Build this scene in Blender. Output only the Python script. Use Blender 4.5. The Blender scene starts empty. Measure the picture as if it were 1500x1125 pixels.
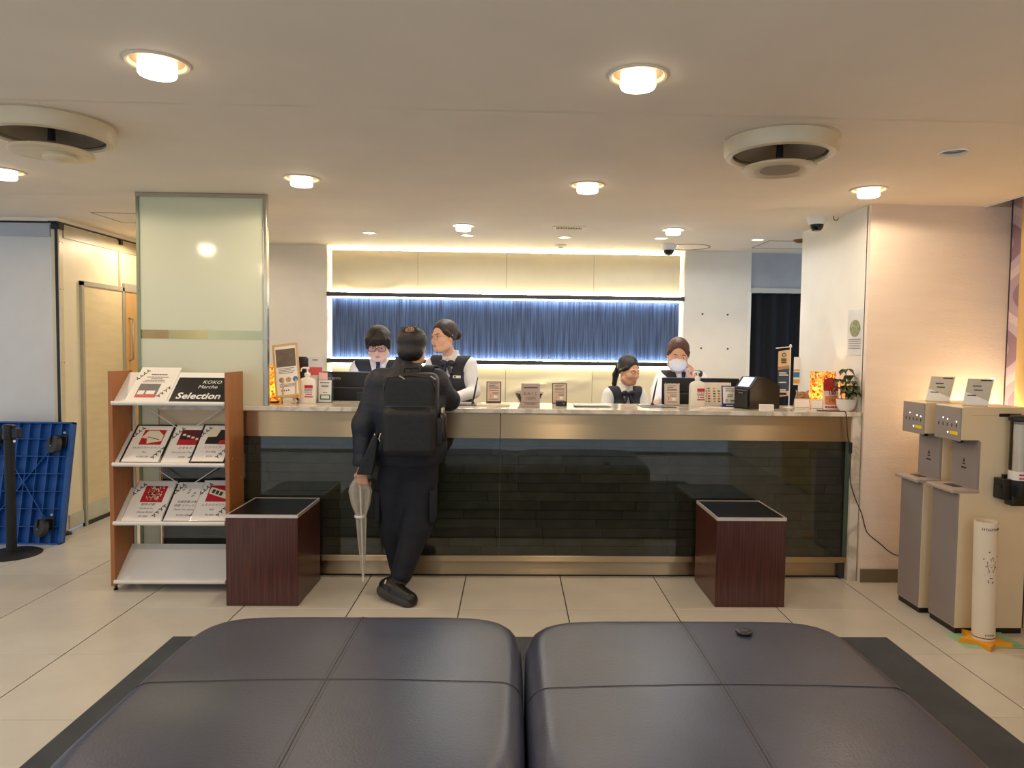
import bpy, bmesh, math, random
import numpy as np
from mathutils import Vector, Matrix, Euler
random.seed(7)
SC = bpy.context.scene
COL = SC.collection
PI = math.pi

# ------------------------------------------------------------------ camera
FPX, PITCH, ROLL, YAW, PPX, CAMH = 1060.06, 0.0502, 0.0130, 0.0300, 781.86, 1.4591
def _axes():
    cy, sy, cp, sp = math.cos(YAW), math.sin(YAW), math.cos(PITCH), math.sin(PITCH)
    fw = Vector((sy*cp, cy*cp, -sp)); rt = Vector((cy, -sy, 0)); up = rt.cross(fw)
    c, s = math.cos(ROLL), math.sin(ROLL)
    return c*rt + s*up, -s*rt + c*up, fw
RT, UP, FW = _axes()
cam = bpy.data.cameras.new('camera'); camo = bpy.data.objects.new('camera', cam); COL.objects.link(camo)
cam.sensor_width = 36.0; cam.lens = FPX/1500*36.0; cam.shift_x = (750-PPX)/1500
cam.clip_start = 0.05; cam.clip_end = 60
camo.matrix_world = Matrix(((RT.x, UP.x, -FW.x, 0), (RT.y, UP.y, -FW.y, 0), (RT.z, UP.z, -FW.z, CAMH), (0, 0, 0, 1)))
SC.camera = camo
CAM = Vector((0, 0, CAMH))
def ray(x, y): return FW + RT*((x-PPX)/FPX) - UP*((y-562.5)/FPX)
def atz(x, y, z=0.0):
    d = ray(x, y); return CAM + d*((z-CAMH)/d.z)
def aty(x, y, Y):
    d = ray(x, y); return CAM + d*(Y/d.y)
def atx(x, y, X):
    d = ray(x, y); return CAM + d*(X/d.x)

# ------------------------------------------------------------------ world, exposure
w = bpy.data.worlds.new('world'); SC.world = w; w.use_nodes = True
bg = w.node_tree.nodes['Background']; bg.inputs[0].default_value = (0.66, 0.81, 1.0, 1); bg.inputs[1].default_value = 0.95
SC.view_settings.view_transform = 'Standard'; SC.view_settings.look = 'None'
SC.view_settings.exposure = 0.18; SC.view_settings.gamma = 1.0; SC.view_settings.use_curve_mapping = False
WARM = (1.0, 0.79, 0.56); COOL = (0.86, 0.94, 1.0); AMBER = (1.0, 0.60, 0.18); CREAM = (1.0, 0.87, 0.54)
W_DOWN, W_COOL, W_SMALL = 22.0, 24.0, 18.0

# ------------------------------------------------------------------ helpers: materials
def srgb(r, g, b):
    f = lambda c: (c/255/12.92) if c/255 <= 0.04045 else ((c/255+0.055)/1.055)**2.4
    return (f(r), f(g), f(b))
MATS = {}
def mat(name, col, rough=0.5, metal=0.0, var=0.06, scale=8.0, bump=0.0, bscale=60.0, stretch=None, spec=0.5,
        emit=None, estr=0.0, alpha=1.0, coat=0.0, sheen=0.0, rvar=0.0, objvar=0.0, sss=0.0):
    """Principled material with noise-driven colour variation and fine relief."""
    if name in MATS: return MATS[name]
    m = bpy.data.materials.new(name); m.use_nodes = True
    nt = m.node_tree; N = nt.nodes; L = nt.links; p = N['Principled BSDF']
    p.inputs['Roughness'].default_value = rough; p.inputs['Metallic'].default_value = metal
    p.inputs['Specular IOR Level'].default_value = spec
    p.inputs['Coat Weight'].default_value = coat; p.inputs['Sheen Weight'].default_value = sheen
    if sss: p.inputs['Subsurface Weight'].default_value = sss; p.inputs['Subsurface Radius'].default_value = (0.01, 0.004, 0.002)
    p.inputs['Alpha'].default_value = alpha
    tc = N.new('ShaderNodeTexCoord'); mp = N.new('ShaderNodeMapping'); L.new(tc.outputs['Object'], mp.inputs[0])
    if stretch: mp.inputs['Scale'].default_value = stretch
    nz = N.new('ShaderNodeTexNoise'); nz.inputs['Scale'].default_value = scale; nz.inputs['Detail'].default_value = 4
    L.new(mp.outputs[0], nz.inputs['Vector'])
    rp = N.new('ShaderNodeValToRGB'); L.new(nz.outputs['Fac'], rp.inputs[0])
    a = tuple(min(1, c*(1-var)) for c in col); b = tuple(min(1, c*(1+var)) for c in col)
    rp.color_ramp.elements[0].position = 0.3; rp.color_ramp.elements[1].position = 0.7
    rp.color_ramp.elements[0].color = (*a, 1); rp.color_ramp.elements[1].color = (*b, 1)
    out = rp.outputs[0]
    if objvar:
        oi = N.new('ShaderNodeObjectInfo'); mr = N.new('ShaderNodeMapRange')
        mr.inputs['To Min'].default_value = 1-objvar; mr.inputs['To Max'].default_value = 1+objvar
        L.new(oi.outputs['Random'], mr.inputs['Value'])
        vm = N.new('ShaderNodeVectorMath'); vm.operation = 'SCALE'
        L.new(out, vm.inputs[0]); L.new(mr.outputs[0], vm.inputs['Scale']); out = vm.outputs[0]
    L.new(out, p.inputs['Base Color'])
    if rvar:
        mr = N.new('ShaderNodeMapRange'); mr.inputs['To Min'].default_value = rough-rvar; mr.inputs['To Max'].default_value = rough+rvar
        L.new(nz.outputs['Fac'], mr.inputs['Value']); L.new(mr.outputs[0], p.inputs['Roughness'])
    if bump:
        n2 = N.new('ShaderNodeTexNoise'); n2.inputs['Scale'].default_value = bscale; n2.inputs['Detail'].default_value = 3
        L.new(mp.outputs[0], n2.inputs['Vector'])
        bp = N.new('ShaderNodeBump'); bp.inputs['Strength'].default_value = bump; bp.inputs['Distance'].default_value = 0.01
        L.new(n2.outputs['Fac'], bp.inputs['Height']); L.new(bp.outputs[0], p.inputs['Normal'])
    if emit:
        p.inputs['Emission Color'].default_value = (*emit, 1); p.inputs['Emission Strength'].default_value = estr
    MATS[name] = m
    return m
def glass_mat(name, tint, rough=0.0, gloss=1.0):
    """thin pane: tinted see-through with a mirror-like sheen by the Fresnel law"""
    if name in MATS: return MATS[name]
    m = bpy.data.materials.new(name); m.use_nodes = True; nt = m.node_tree; N = nt.nodes; L = nt.links
    N.remove(N['Principled BSDF'])
    t = N.new('ShaderNodeBsdfTransparent'); t.inputs[0].default_value = (*tint, 1)
    g = N.new('ShaderNodeBsdfGlossy'); g.inputs['Roughness'].default_value = rough; g.inputs[0].default_value = (gloss, gloss, gloss, 1)
    f = N.new('ShaderNodeFresnel'); f.inputs[0].default_value = 1.5
    mx = N.new('ShaderNodeMixShader'); L.new(f.outputs[0], mx.inputs[0]); L.new(t.outputs[0], mx.inputs[1]); L.new(g.outputs[0], mx.inputs[2])
    L.new(mx.outputs[0], N['Material Output'].inputs[0]); MATS[name] = m
    return m
def frosted_mat(name, col, amt=0.6):
    if name in MATS: return MATS[name]
    m = bpy.data.materials.new(name); m.use_nodes = True; nt = m.node_tree; N = nt.nodes; L = nt.links
    N.remove(N['Principled BSDF'])
    d = N.new('ShaderNodeBsdfDiffuse'); d.inputs[0].default_value = (*col, 1)
    t = N.new('ShaderNodeBsdfTranslucent'); t.inputs[0].default_value = (*[min(1, c*1.2) for c in col], 1)
    g = N.new('ShaderNodeBsdfGlossy'); g.inputs['Roughness'].default_value = 0.08
    nz = N.new('ShaderNodeTexNoise'); nz.inputs['Scale'].default_value = 3
    mr = N.new('ShaderNodeMapRange'); mr.inputs['To Min'].default_value = amt-0.03; mr.inputs['To Max'].default_value = amt+0.03
    L.new(nz.outputs['Fac'], mr.inputs['Value'])
    m1 = N.new('ShaderNodeMixShader'); L.new(mr.outputs[0], m1.inputs[0]); L.new(d.outputs[0], m1.inputs[1]); L.new(t.outputs[0], m1.inputs[2])
    f = N.new('ShaderNodeFresnel'); f.inputs[0].default_value = 1.4
    mx = N.new('ShaderNodeMixShader'); L.new(f.outputs[0], mx.inputs[0]); L.new(m1.outputs[0], mx.inputs[1]); L.new(g.outputs[0], mx.inputs[2])
    L.new(mx.outputs[0], N['Material Output'].inputs[0]); MATS[name] = m
    return m
def emis_mat(name, col, strength):
    if name in MATS: return MATS[name]
    m = bpy.data.materials.new(name); m.use_nodes = True; nt = m.node_tree; p = nt.nodes['Principled BSDF']
    p.inputs['Base Color'].default_value = (0.9, 0.9, 0.9, 1)
    p.inputs['Emission Color'].default_value = (*col, 1); p.inputs['Emission Strength'].default_value = strength
    MATS[name] = m
    return m

# ------------------------------------------------------------------ helpers: meshes
class MB:
    """collects shapes into ONE mesh"""
    def __init__(s): s.v = []; s.f = []
    def add(s, vs, fs):
        n = len(s.v); s.v += [tuple(v) for v in vs]; s.f += [tuple(i+n for i in f) for f in fs]; return s
    def box(s, x0, x1, y0, y1, z0, z1, bev=0.0, M=None, seg=2):
        if x0 > x1: x0, x1 = x1, x0
        if y0 > y1: y0, y1 = y1, y0
        if z0 > z1: z0, z1 = z1, z0
        vs = [(x0,y0,z0),(x1,y0,z0),(x1,y1,z0),(x0,y1,z0),(x0,y0,z1),(x1,y0,z1),(x1,y1,z1),(x0,y1,z1)]
        fs = [(0,3,2,1),(4,5,6,7),(0,1,5,4),(1,2,6,5),(2,3,7,6),(3,0,4,7)]
        if bev > 0:
            bm = bmesh.new(); bv = [bm.verts.new(v) for v in vs]
            for f in fs: bm.faces.new([bv[i] for i in f])
            bmesh.ops.bevel(bm, geom=bm.edges[:], offset=bev, segments=seg, profile=0.5, affect='EDGES')
            bm.verts.index_update(); vs = [v.co.copy() for v in bm.verts]; fs = [[v.index for v in f.verts] for f in bm.faces]; bm.free()
        if M is not None: vs = [M @ Vector(v) for v in vs]
        return s.add(vs, fs)
    def lathe(s, prof, seg=32, c=(0,0,0), M=None, closed=False):
        n = len(prof); vs = []; fs = []
        for i in range(seg):
            a = 2*PI*i/seg
            for r, z in prof: vs.append(Vector((c[0]+r*math.cos(a), c[1]+r*math.sin(a), c[2]+z)))
        for i in range(seg):
            j = (i+1) % seg
            for k in range(n-1 if not closed else n):
                l = (k+1) % n
                fs.append((i*n+k, j*n+k, j*n+l, i*n+l))
        if not closed:
            if prof[0][0] > 1e-6: fs.append(tuple(i*n for i in range(seg))[::-1])
            if prof[-1][0] > 1e-6: fs.append(tuple(i*n+n-1 for i in range(seg)))
        if M is not None: vs = [M @ v for v in vs]
        return s.add(vs, fs)
    def cyl(s, c, r, h, seg=24, M=None): return s.lathe([(r, 0), (r, h)], seg, c, M)
    def tube(s, pts, r, seg=8, cap=True):
        pts = [Vector(p) for p in pts]; n = len(pts); rs = r if isinstance(r, (list, tuple)) else [r]*n
        vs = []; fs = []; pu = None
        for i, p in enumerate(pts):
            t = (pts[min(i+1, n-1)]-pts[max(i-1, 0)]).normalized()
            u = (Vector((0, 0, 1)) if abs(t.z) < 0.9 else Vector((1, 0, 0))) if pu is None else pu
            u = (u - t*u.dot(t)).normalized(); pu = u; q = t.cross(u)
            for k in range(seg):
                a = 2*PI*k/seg; vs.append(p+(u*math.cos(a)+q*math.sin(a))*rs[i])
        for i in range(n-1):
            for k in range(seg):
                l = (k+1) % seg; fs.append((i*seg+k, i*seg+l, (i+1)*seg+l, (i+1)*seg+k))
        if cap: fs.append(tuple(range(seg))[::-1]); fs.append(tuple((n-1)*seg+k for k in range(seg)))
        return s.add(vs, fs)
    def prism(s, poly, d0, d1, plane='xz', M=None):
        """2-D outline extruded along the third axis from d0 to d1"""
        n = len(poly); mk = {'xz': lambda a, b, d: (a, d, b), 'xy': lambda a, b, d: (a, b, d), 'yz': lambda a, b, d: (d, a, b)}[plane]
        vs = [Vector(mk(a, b, d0)) for a, b in poly]+[Vector(mk(a, b, d1)) for a, b in poly]
        fs = [tuple(range(n)), tuple(range(n, 2*n))[::-1]]+[(i, i+n, (i+1) % n+n, (i+1) % n) for i in range(n)]
        if M is not None: vs = [M @ v for v in vs]
        return s.add(vs, fs)
    def ball(s, c, r, su=12, sv=8, M=None):
        r = r if isinstance(r, (list, tuple)) else (r, r, r); vs = []; fs = []
        for j in range(sv+1):
            b = -PI/2+PI*j/sv
            for i in range(su):
                a = 2*PI*i/su; vs.append(Vector((c[0]+r[0]*math.cos(b)*math.cos(a), c[1]+r[1]*math.cos(b)*math.sin(a), c[2]+r[2]*math.sin(b))))
        for j in range(sv):
            for i in range(su):
                k = (i+1) % su; fs.append((j*su+i, j*su+k, (j+1)*su+k, (j+1)*su+i))
        if M is not None: vs = [M @ v for v in vs]
        return s.add(vs, fs)
    def grid(s, fn, nu, nv):
        vs = [fn(i/nu, j/nv) for j in range(nv+1) for i in range(nu+1)]
        fs = [(j*(nu+1)+i, j*(nu+1)+i+1, (j+1)*(nu+1)+i+1, (j+1)*(nu+1)+i) for j in range(nv) for i in range(nu)]
        return s.add(vs, fs)
    def mesh(s, name='m', smooth=False, fix=True):
        me = bpy.data.meshes.new(name); me.from_pydata(s.v, [], s.f)
        if fix:
            bm = bmesh.new(); bm.from_mesh(me)
            bmesh.ops.remove_doubles(bm, verts=bm.verts, dist=1e-6)
            bmesh.ops.recalc_face_normals(bm, faces=bm.faces); bm.to_mesh(me); bm.free()
        if smooth:
            me.polygons.foreach_set('use_smooth', [True]*len(me.polygons))
            me.set_sharp_from_angle(angle=math.radians(38))
        return me
    def build(s, name, m, parent=None, smooth=False, **kw): return obj(name, s.mesh(name, smooth), m, parent, **kw)
def obj(name, me, m, parent=None, label=None, cat=None, group=None, kind=None, loc=None, rot=None):
    o = bpy.data.objects.new(name, me); COL.objects.link(o)
    if m is not None and me is not None and len(me.materials) == 0: me.materials.append(m)
    if parent is not None: o.parent = parent
    if loc is not None: o.location = loc
    if rot is not None: o.rotation_euler = rot
    tag(o, label, cat, group, kind)
    return o
def tag(o, label=None, cat=None, group=None, kind=None):
    for k, v in (('label', label), ('category', cat), ('group', group), ('kind', kind)):
        if v: o[k] = v
    return o
def thing(name, label, cat, loc=(0, 0, 0), rot=(0, 0, 0), group=None):
    o = bpy.data.objects.new(name, None); COL.objects.link(o); o.empty_display_size = 0.1
    o.location = loc; o.rotation_euler = rot
    return tag(o, label, cat, group)
def copy_tree(o, parent=None):
    c = o.copy(); COL.objects.link(c); c.parent = parent
    for ch in list(o.children): copy_tree(ch, c)
    return c
TEXTS = []
def text(s, size, m, parent, loc, rot=(PI/2, 0, 0), align='CENTER', shear=0.0, name='lettering', thick=0.0):
    cu = bpy.data.curves.new(name, 'FONT'); cu.body = s; cu.size = size; cu.align_x = align; cu.align_y = 'CENTER'
    cu.resolution_u = 2; cu.shear = shear; cu.offset = thick
    o = bpy.data.objects.new(name, cu); COL.objects.link(o); o.parent = parent; o.location = loc; o.rotation_euler = rot
    TEXTS.append((o, m)); return o
def finish_texts():
    dg = bpy.context.evaluated_depsgraph_get()
    for o, m in TEXTS:
        me = bpy.data.meshes.new_from_object(o.evaluated_get(dg)); me.materials.clear(); me.materials.append(m)
        nm = o.name.split('.')[0]; p, l, r = o.parent, o.location.copy(), o.rotation_euler.copy()
        cu = o.data; bpy.data.objects.remove(o); bpy.data.curves.remove(cu)
        obj(nm, me, None, p, loc=l, rot=r)
def light(name, kind, loc, energy, col, parent=None, size=0.05, rot=(0, 0, 0), spot=None, blend=0.5, sy=None):
    l = bpy.data.lights.new(name, kind); l.energy = energy; l.color = col
    if kind == 'SPOT': l.spot_size = spot; l.spot_blend = blend; l.shadow_soft_size = size
    elif kind == 'AREA':
        l.size = size
        if sy: l.shape = 'RECTANGLE'; l.size_y = sy
    else: l.shadow_soft_size = size
    o = bpy.data.objects.new(name, l); COL.objects.link(o); o.location = loc; o.rotation_euler = rot; o.parent = parent
    return o

# ------------------------------------------------------------------ materials used widely
M_ceil = mat('ceiling_paint', srgb(236, 222, 202), 0.7, var=0.03, scale=2.5, bump=0.03, bscale=14)
M_wallw = mat('white_wallpaper', srgb(232, 226, 214), 0.65, var=0.02, bump=0.12, bscale=160)
M_wallr = mat('beige_ribbed_wallpaper', srgb(232, 214, 196), 0.65, var=0.03, bump=0.22, bscale=90, stretch=(0.35, 1, 2.6))
M_tile = mat('cream_floor_tile', srgb(206, 200, 188), 0.24, var=0.05, scale=3.5, objvar=0.035, bump=0.02, bscale=9, rvar=0.06)
M_grout = mat('dark_grout', srgb(58, 52, 46), 0.8)
M_white = mat('white_plastic', srgb(236, 234, 228), 0.35, var=0.01)
M_offw = mat('aged_cream_plastic', srgb(228, 214, 184), 0.35, var=0.05, scale=5)
M_black = mat('black_plastic', srgb(16, 16, 17), 0.35, var=0.1)
M_blackmatte = mat('matte_black', srgb(12, 12, 13), 0.6, var=0.1)
M_darkrail = mat('dark_bronze_rail', srgb(52, 50, 46), 0.4, var=0.08)
M_steel = mat('steel_trim', srgb(176, 168, 150), 0.3, metal=1.0, var=0.05)
M_print = mat('black_print', srgb(28, 26, 26), 0.6, var=0.02)
M_paper = mat('white_paper', srgb(236, 228, 218), 0.55, var=0.015)
M_red = mat('red_print', srgb(184, 30, 40), 0.5, var=0.08, scale=30)
M_skin = mat('skin', srgb(226, 178, 150), 0.5, var=0.04, scale=30, sss=0.12)

# ------------------------------------------------------------------ structure: floor
ZC = 2.372
TX0, TY0 = -0.8794, 3.9773
def build_floor():
    fl = MB().box(-6.1, 3.3, -1.2, 9.7, -0.06, -0.004).build('floor', M_grout, kind='structure')
    fl['label'] = 'cream porcelain floor tiles laid in a square grid with dark joints'
    tm = MB().box(-0.2970, 0.2970, -0.2986, 0.2986, -0.004, 0.0, bev=0.0012, seg=1).mesh('tile')
    tm.materials.append(M_tile)
    for c in range(-9, 7):
        for r in range(-8, 9):
            x, y = TX0+0.6*(c+0.5), TY0+0.6*(r+0.5)
            if x > 3.2 or x < -5.9: continue
            if y > 5.3 and x > -2.2: continue
            obj('tile', tm, M_tile, fl, loc=(x, y, 0))
    MB().box(-2.45, 3.25, 5.18, 9.6, -0.004, -0.0005).build('staff_floor', mat('staff_vinyl', srgb(150, 140, 124), 0.5), fl)
build_floor()

# ------------------------------------------------------------------ structure: ceiling with real openings
GX = [-2.745, -1.168, 0.409, 1.990]
DOWN = [(GX[1], 2.445), (GX[2], 2.455), (GX[0], 4.03), (GX[1], 4.062), (GX[2], 4.085), (GX[3], 4.058),
        (GX[0], 2.43), (GX[3], 2.44), (GX[0], 0.83), (GX[1], 0.83), (GX[2], 0.84), (GX[3], 0.84), (-3.05, 6.3), (-3.05, 8.1)]  # last two are unseen lamps, added to brighten the corridor
DOWN_ON = DOWN[:6]+[DOWN[6]]+DOWN[8:]
COOLD = [(-0.380, 5.515), (1.212, 5.525)]
SMALL = [(-1.172, 5.965), (-0.382, 6.0), (0.42, 6.02), (1.212, 5.98), (2.01, 5.96)]
UNLIT = (1.992, 3.275)
VENT = (0.42, 5.535)
def sheet(name, x0, x1, y0, y1, holes, m, rects=()):
    bm = bmesh.new(); es = []
    def loop(pts):
        vs = [bm.verts.new((px, py, ZC)) for px, py in pts]
        for i in range(len(vs)): es.append(bm.edges.new((vs[i], vs[(i+1) % len(vs)])))
    loop([(x0, y0), (x1, y0), (x1, y1), (x0, y1)])
    for hx, hy, r in holes:
        if x0+r < hx < x1-r and y0+r < hy < y1-r: loop([(hx+r*math.cos(2*PI*k/28), hy+r*math.sin(2*PI*k/28)) for k in range(28)])
    for rx0, rx1, ry0, ry1 in rects: loop([(rx0, ry0), (rx1, ry0), (rx1, ry1), (rx0, ry1)])
    bmesh.ops.triangle_fill(bm, use_beauty=True, use_dissolve=False, edges=es)
    for f in bm.faces:
        if f.normal.z > 0: f.normal_flip()
    me = bpy.data.meshes.new(name); bm.to_mesh(me); bm.free()
    return obj(name, me, m)
def build_ceiling():
    ce = MB().box(-6.1, 3.4, -1.2, 9.7, 2.56, 2.60).build('ceiling', M_ceil, kind='structure')
    ce['label'] = 'low warm white ceiling of wide boards with recessed lamps'
    holes = [(x, y, 0.088) for x, y in DOWN]+[(x, y, 0.076) for x, y in COOLD]+[(x, y, 0.05) for x, y in SMALL]+[(UNLIT[0], UNLIT[1], 0.055)]
    hole2 = (2.925, 3.3, -1.1, 4.46)
    for nm, a in (('front', (-6.0, 3.3, -1.2, 2.849)), ('mid', (-6.0, 3.3, 2.851, 4.628)), ('rear', (-6.0, 3.3, 4.632, 9.6))):
        x1 = 2.93 if nm != 'rear' else 3.3
        s_ = sheet('ceiling_board', a[0], x1, a[2], a[3], holes, M_ceil,
                   rects=[(VENT[0]-0.1, VENT[0]+0.1, VENT[1]-0.045, VENT[1]+0.045)] if nm == 'rear' else ())
        s_.parent = ce
    # curtain box beside the window: raised strip of ceiling and its lip
    MB().box(2.93, 3.3, -1.2, 4.50, 2.47, 2.49).build('curtain_box', M_ceil, ce)
    MB().box(2.918, 2.934, -1.2, 4.50, ZC-0.006, 2.49).build('curtain_box_lip', M_white, ce)
    MB().box(2.93, 3.3, 4.50, 4.62, ZC, 2.49).build('curtain_box_end', M_ceil, ce)
    # outlines of access hatches
    M_seam = mat('hatch_seam', srgb(120, 108, 92), 0.6)
    h = MB(); p = [atz(132, 311, ZC), atz(207, 312, ZC), atz(207, 327, ZC), atz(183, 326, ZC)]
    x0, y0 = p[0].x, p[0].y; y1 = p[3].y
    for (a0, a1, b0, b1) in ((x0, x0+0.45, y0, y0+0.006), (x0, x0+0.006, y0, y1), (x0, x0+0.45, y1, y1+0.006), (x0+0.45, x0+0.456, y0, y1+.006)):
        h.box(a0, a1, b0, b1, ZC-0.002, ZC+0.002)
    h.build('hatch_frame', M_seam, ce)
    h = MB(); x0, x1, y0, y1 = 2.12, 2.57, 6.0, 6.45
    for (a0, a1, b0, b1) in ((x0, x1, y0, y0+0.008), (x0, x0+0.008, y0, y1), (x0, x1, y1, y1+0.008), (x1, x1+0.008, y0, y1+.008)):
        h.box(a0, a1, b0, b1, ZC-0.002, ZC+0.002)
    h.build('hatch_frame', M_seam, ce)
    MB().lathe([(0.175, 0), (0.18, -0.004), (0.185, -0.004), (0.187, 0)], 40, (1.56, 6.45, ZC), closed=True).build('inspection_ring', M_seam, ce, True)
build_ceiling()

# ------------------------------------------------------------------ structure: walls
WX = -3.38                       # corridor wall plane
WF = 5.53                        # partition facing the camera
YB = 6.72                        # back wall of the desk
M_part = mat('partition_panel', srgb(214, 212, 208), 0.45, var=0.02)
M_partc = mat('cream_partition', srgb(232, 220, 186), 0.45, var=0.02)
M_doorwood = mat('pale_door_laminate', srgb(222, 204, 160), 0.4, var=0.05, scale=4, stretch=(1, 1, 6))
M_woodp = mat('open_door_wood', srgb(212, 168, 104), 0.4, var=0.06, scale=5, stretch=(6, 6, 1))
def build_walls():
    # left partition facing us
    o = MB().box(-6.0, WX-0.05, WF, WF+0.06, 0.02, 2.335).build('wall_left_front', M_part, kind='structure')
    o['label'] = 'smooth grey-white folding partition panel facing the lobby'
    MB().box(-6.0, WX-0.03, WF-0.004, WF+0.06, 2.335, 2.348).build('track', M_black, o)
    MB().box(-6.0, WX-0.06, WF-0.012, WF, 2.235, 2.325).build('head_rail', mat('rail_bluegrey', srgb(176, 180, 186), 0.4), o)
    MB().box(-6.0, WX-0.03, WF-0.02, WF+0.06, 2.348, ZC).build('head_trim', M_ceil, o)
    MB().box(WX-0.055, WX-0.022, WF-0.006, WF+0.05, 0.02, 2.335, bev=0.004).build('edge_post', mat('cream_post', srgb(214, 200, 164), 0.4), o)
    # corridor wall running away
    o = MB().box(WX-0.06, WX, WF+0.02, 9.6, 0.02, 2.335).build('wall_left', M_partc, kind='structure')
    o['label'] = 'cream folding partition running back along the corridor'
    MB().box(WX-0.06, WX+0.004, WF-0.03, 9.6, 2.335, 2.348).build('track', M_black, o)
    MB().box(WX, WX+0.012, WF+0.04, 9.6, 2.235, 2.325).build('head_rail', mat('rail_cream', srgb(190, 178, 146), 0.4), o)
    MB().box(WX-0.06, WX+0.012, WF-0.03, 9.6, 2.348, ZC).build('head_trim', M_ceil, o)
    MB().box(WX-0.004, WX+0.006, WF-0.012, WF+0.034, 0.02, 2.335, bev=0.002).build('edge_post', mat('cream_post', srgb(214, 200, 164), 0.4), o)
    MB().box(WX-0.024, WX-0.003, WF-0.014, WF+0.01, 0.0, 2.345).build('black_gasket', M_black, o)
    MB().box(WX-0.045, WX+0.02, WF-0.025, WF+0.035, 2.29, 2.335, bev=0.004).build('roller', M_black, o)
    MB().lathe([(0.045, 0), (0.045, 0.012), (0.02, 0.025), (0.0, 0.025)], 16, (WX+0.01, WF-0.01, 0)).build('foot', M_black, o, True)
    MB().box(WX, WX+0.008, 6.335, 6.36, 0.02, 2.3).build('panel_joint', mat('rail_cream', srgb(190, 178, 146), 0.4), o)
    MB().box(WX, WX+0.03, 6.325, 6.365, 2.29, 2.335, bev=0.003).build('roller', M_black, o)
    MB().box(WX, WX+0.01, WF+0.05, 5.765, 0.03, 0.13).build('kick_plate', mat('kick_grey', srgb(196, 194, 172), 0.4), o)
    for z in (0.2, 0.75, 1.3, 1.85, 2.2):
        for yy in (WF-0.004, WF+0.028):
            MB().lathe([(0.004, 0), (0.003, 0.002), (0, 0.002)], 8, (0, 0, 0), Matrix.Translation((WX+0.006, yy, z)) @ Matrix.Rotation(PI/2, 4, 'Y')).build('screw', M_blackmatte, o)
    # door in the corridor wall
    d = thing('door_1', 'pale laminate door with a grey metal frame in the corridor partition', None, (WX, 0, 0)); d['kind'] = 'structure'
    M_frame = mat('door_frame_grey', srgb(168, 162, 142), 0.4)
    f = MB(); f.box(0, 0.022, 5.77, 5.80, 0, 1.93); f.box(0, 0.022, 6.365, 6.395, 0, 1.93); f.box(0, 0.022, 5.77, 6.395, 1.90, 1.935)
    f.build('frame', M_frame, d)
    MB().box(0, 0.012, 5.80, 6.365, 0.06, 1.90).build('leaf', M_doorwood, d)
    MB().box(0, 0.016, 5.80, 6.365, 0.06, 0.17).build('kick_plate', mat('kick_grey', srgb(196, 194, 172), 0.4), d)
    MB().box(0, 0.014, 5.765, 7.2, 0, 0.03).build('sill', M_black, d)
    d = thing('door_2', 'honey-coloured wooden door leaf with a steel bar handle further down the corridor', None, (WX, 0, 0)); d['kind'] = 'structure'
    MB().box(0, 0.014, 6.42, 7.2, 0.03, 1.90).build('leaf', M_woodp, d)
    MB().box(0, 0.022, 6.395, 7.24, 1.90, 1.97).build('frame', M_frame, d)
    MB().tube([(0.015, 6.47, 1.30), (0.05, 6.47, 1.31), (0.05, 6.47, 1.66), (0.015, 6.47, 1.67)], 0.008).build('handle', M_steel, d, True)
    # corridor end and staff room side
    o = MB().box(-3.4, 3.3, 9.55, 9.6, 0, ZC).build('wall_corridor_end', M_wallw, kind='structure'); o['label'] = 'white wall closing the corridor'
    # back wall in three pieces around the lit feature recess and the curtained doorway
    RL, RR = -1.706, 1.592
    b = MB(); b.box(-2.75, RL, YB, YB+0.16, 0, ZC); b.box(RR, 2.215, YB, YB+0.16, 0, ZC); b.box(RL, RR, YB+0.13, YB+0.16, 0, ZC)
    o = b.build('wall_back', M_wallw, kind='structure'); o['label'] = 'white papered wall behind the reception desk'
    for px, py in ((1029, 460), (1066, 461), (1027, 510), (1066, 511)):
        p = aty(px, py, YB)
        MB().lathe([(0.009, 0), (0.007, 0.006), (0, 0.008)], 10, (0, 0, 0), Matrix.Translation((p.x, YB, p.z)) @ Matrix.Rotation(PI/2, 4, 'X')).build('screw', M_darkrail, o)
    o = MB().box(-2.79, -2.75, YB, 9.55, 0, ZC).build('wall_corridor_right', M_wallw, kind='structure'); o['label'] = 'white side wall of the corridor'
    # transom over the doorway, curtain below
    o = MB().box(2.215, 3.3, YB+0.06, YB+0.12, 2.04, ZC).build('wall_transom', mat('transom_grey', srgb(168, 172, 180), 0.5), kind='structure')
    o['label'] = 'blue-grey panel above the curtained doorway'
    MB().box(2.215, 3.3, YB+0.03, YB+0.13, 2.0, 2.045).build('door_head', mat('door_head', srgb(196, 194, 186), 0.4), o)
    MB().box(2.19, 2.22, YB-0.005, YB+0.16, 0, 2.0).build('door_jamb', M_white, o)
    cu = MB(); n = 90
    cu.grid(lambda u, v: (2.22+1.0*u, YB+0.10+0.022*math.sin(u*46)+0.008*math.sin(u*17+v*2), 2.0*(1-v)+0.02), n, 8)
    c = cu.build('door_curtain', mat('dark_navy_curtain', srgb(14, 18, 26), 0.85, var=0.15), smooth=True, label='dark navy curtain closing the doorway behind the desk', cat='curtain')
    # white column/side wall to the right of the desk
    o = MB().box(2.212, 2.26, 4.505, 5.53, 0, ZC).build('wall_right_side', M_wallw, kind='structure'); o['label'] = 'white return wall at the plant end of the desk'
    MB().box(2.26, 3.3, 5.45, 5.53, 0, ZC).build('wall_right_back', M_wallw, kind='structure')
    bpy.data.objects['wall_right_back']['label'] = 'white rear face of the beige wall block'
    o = MB().box(2.212, 3.1, 4.465, 4.515, 0.0, ZC).build('wall_right_front', M_wallr, kind='structure'); o['label'] = 'beige textured wallpaper wall behind the water dispensers'
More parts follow.
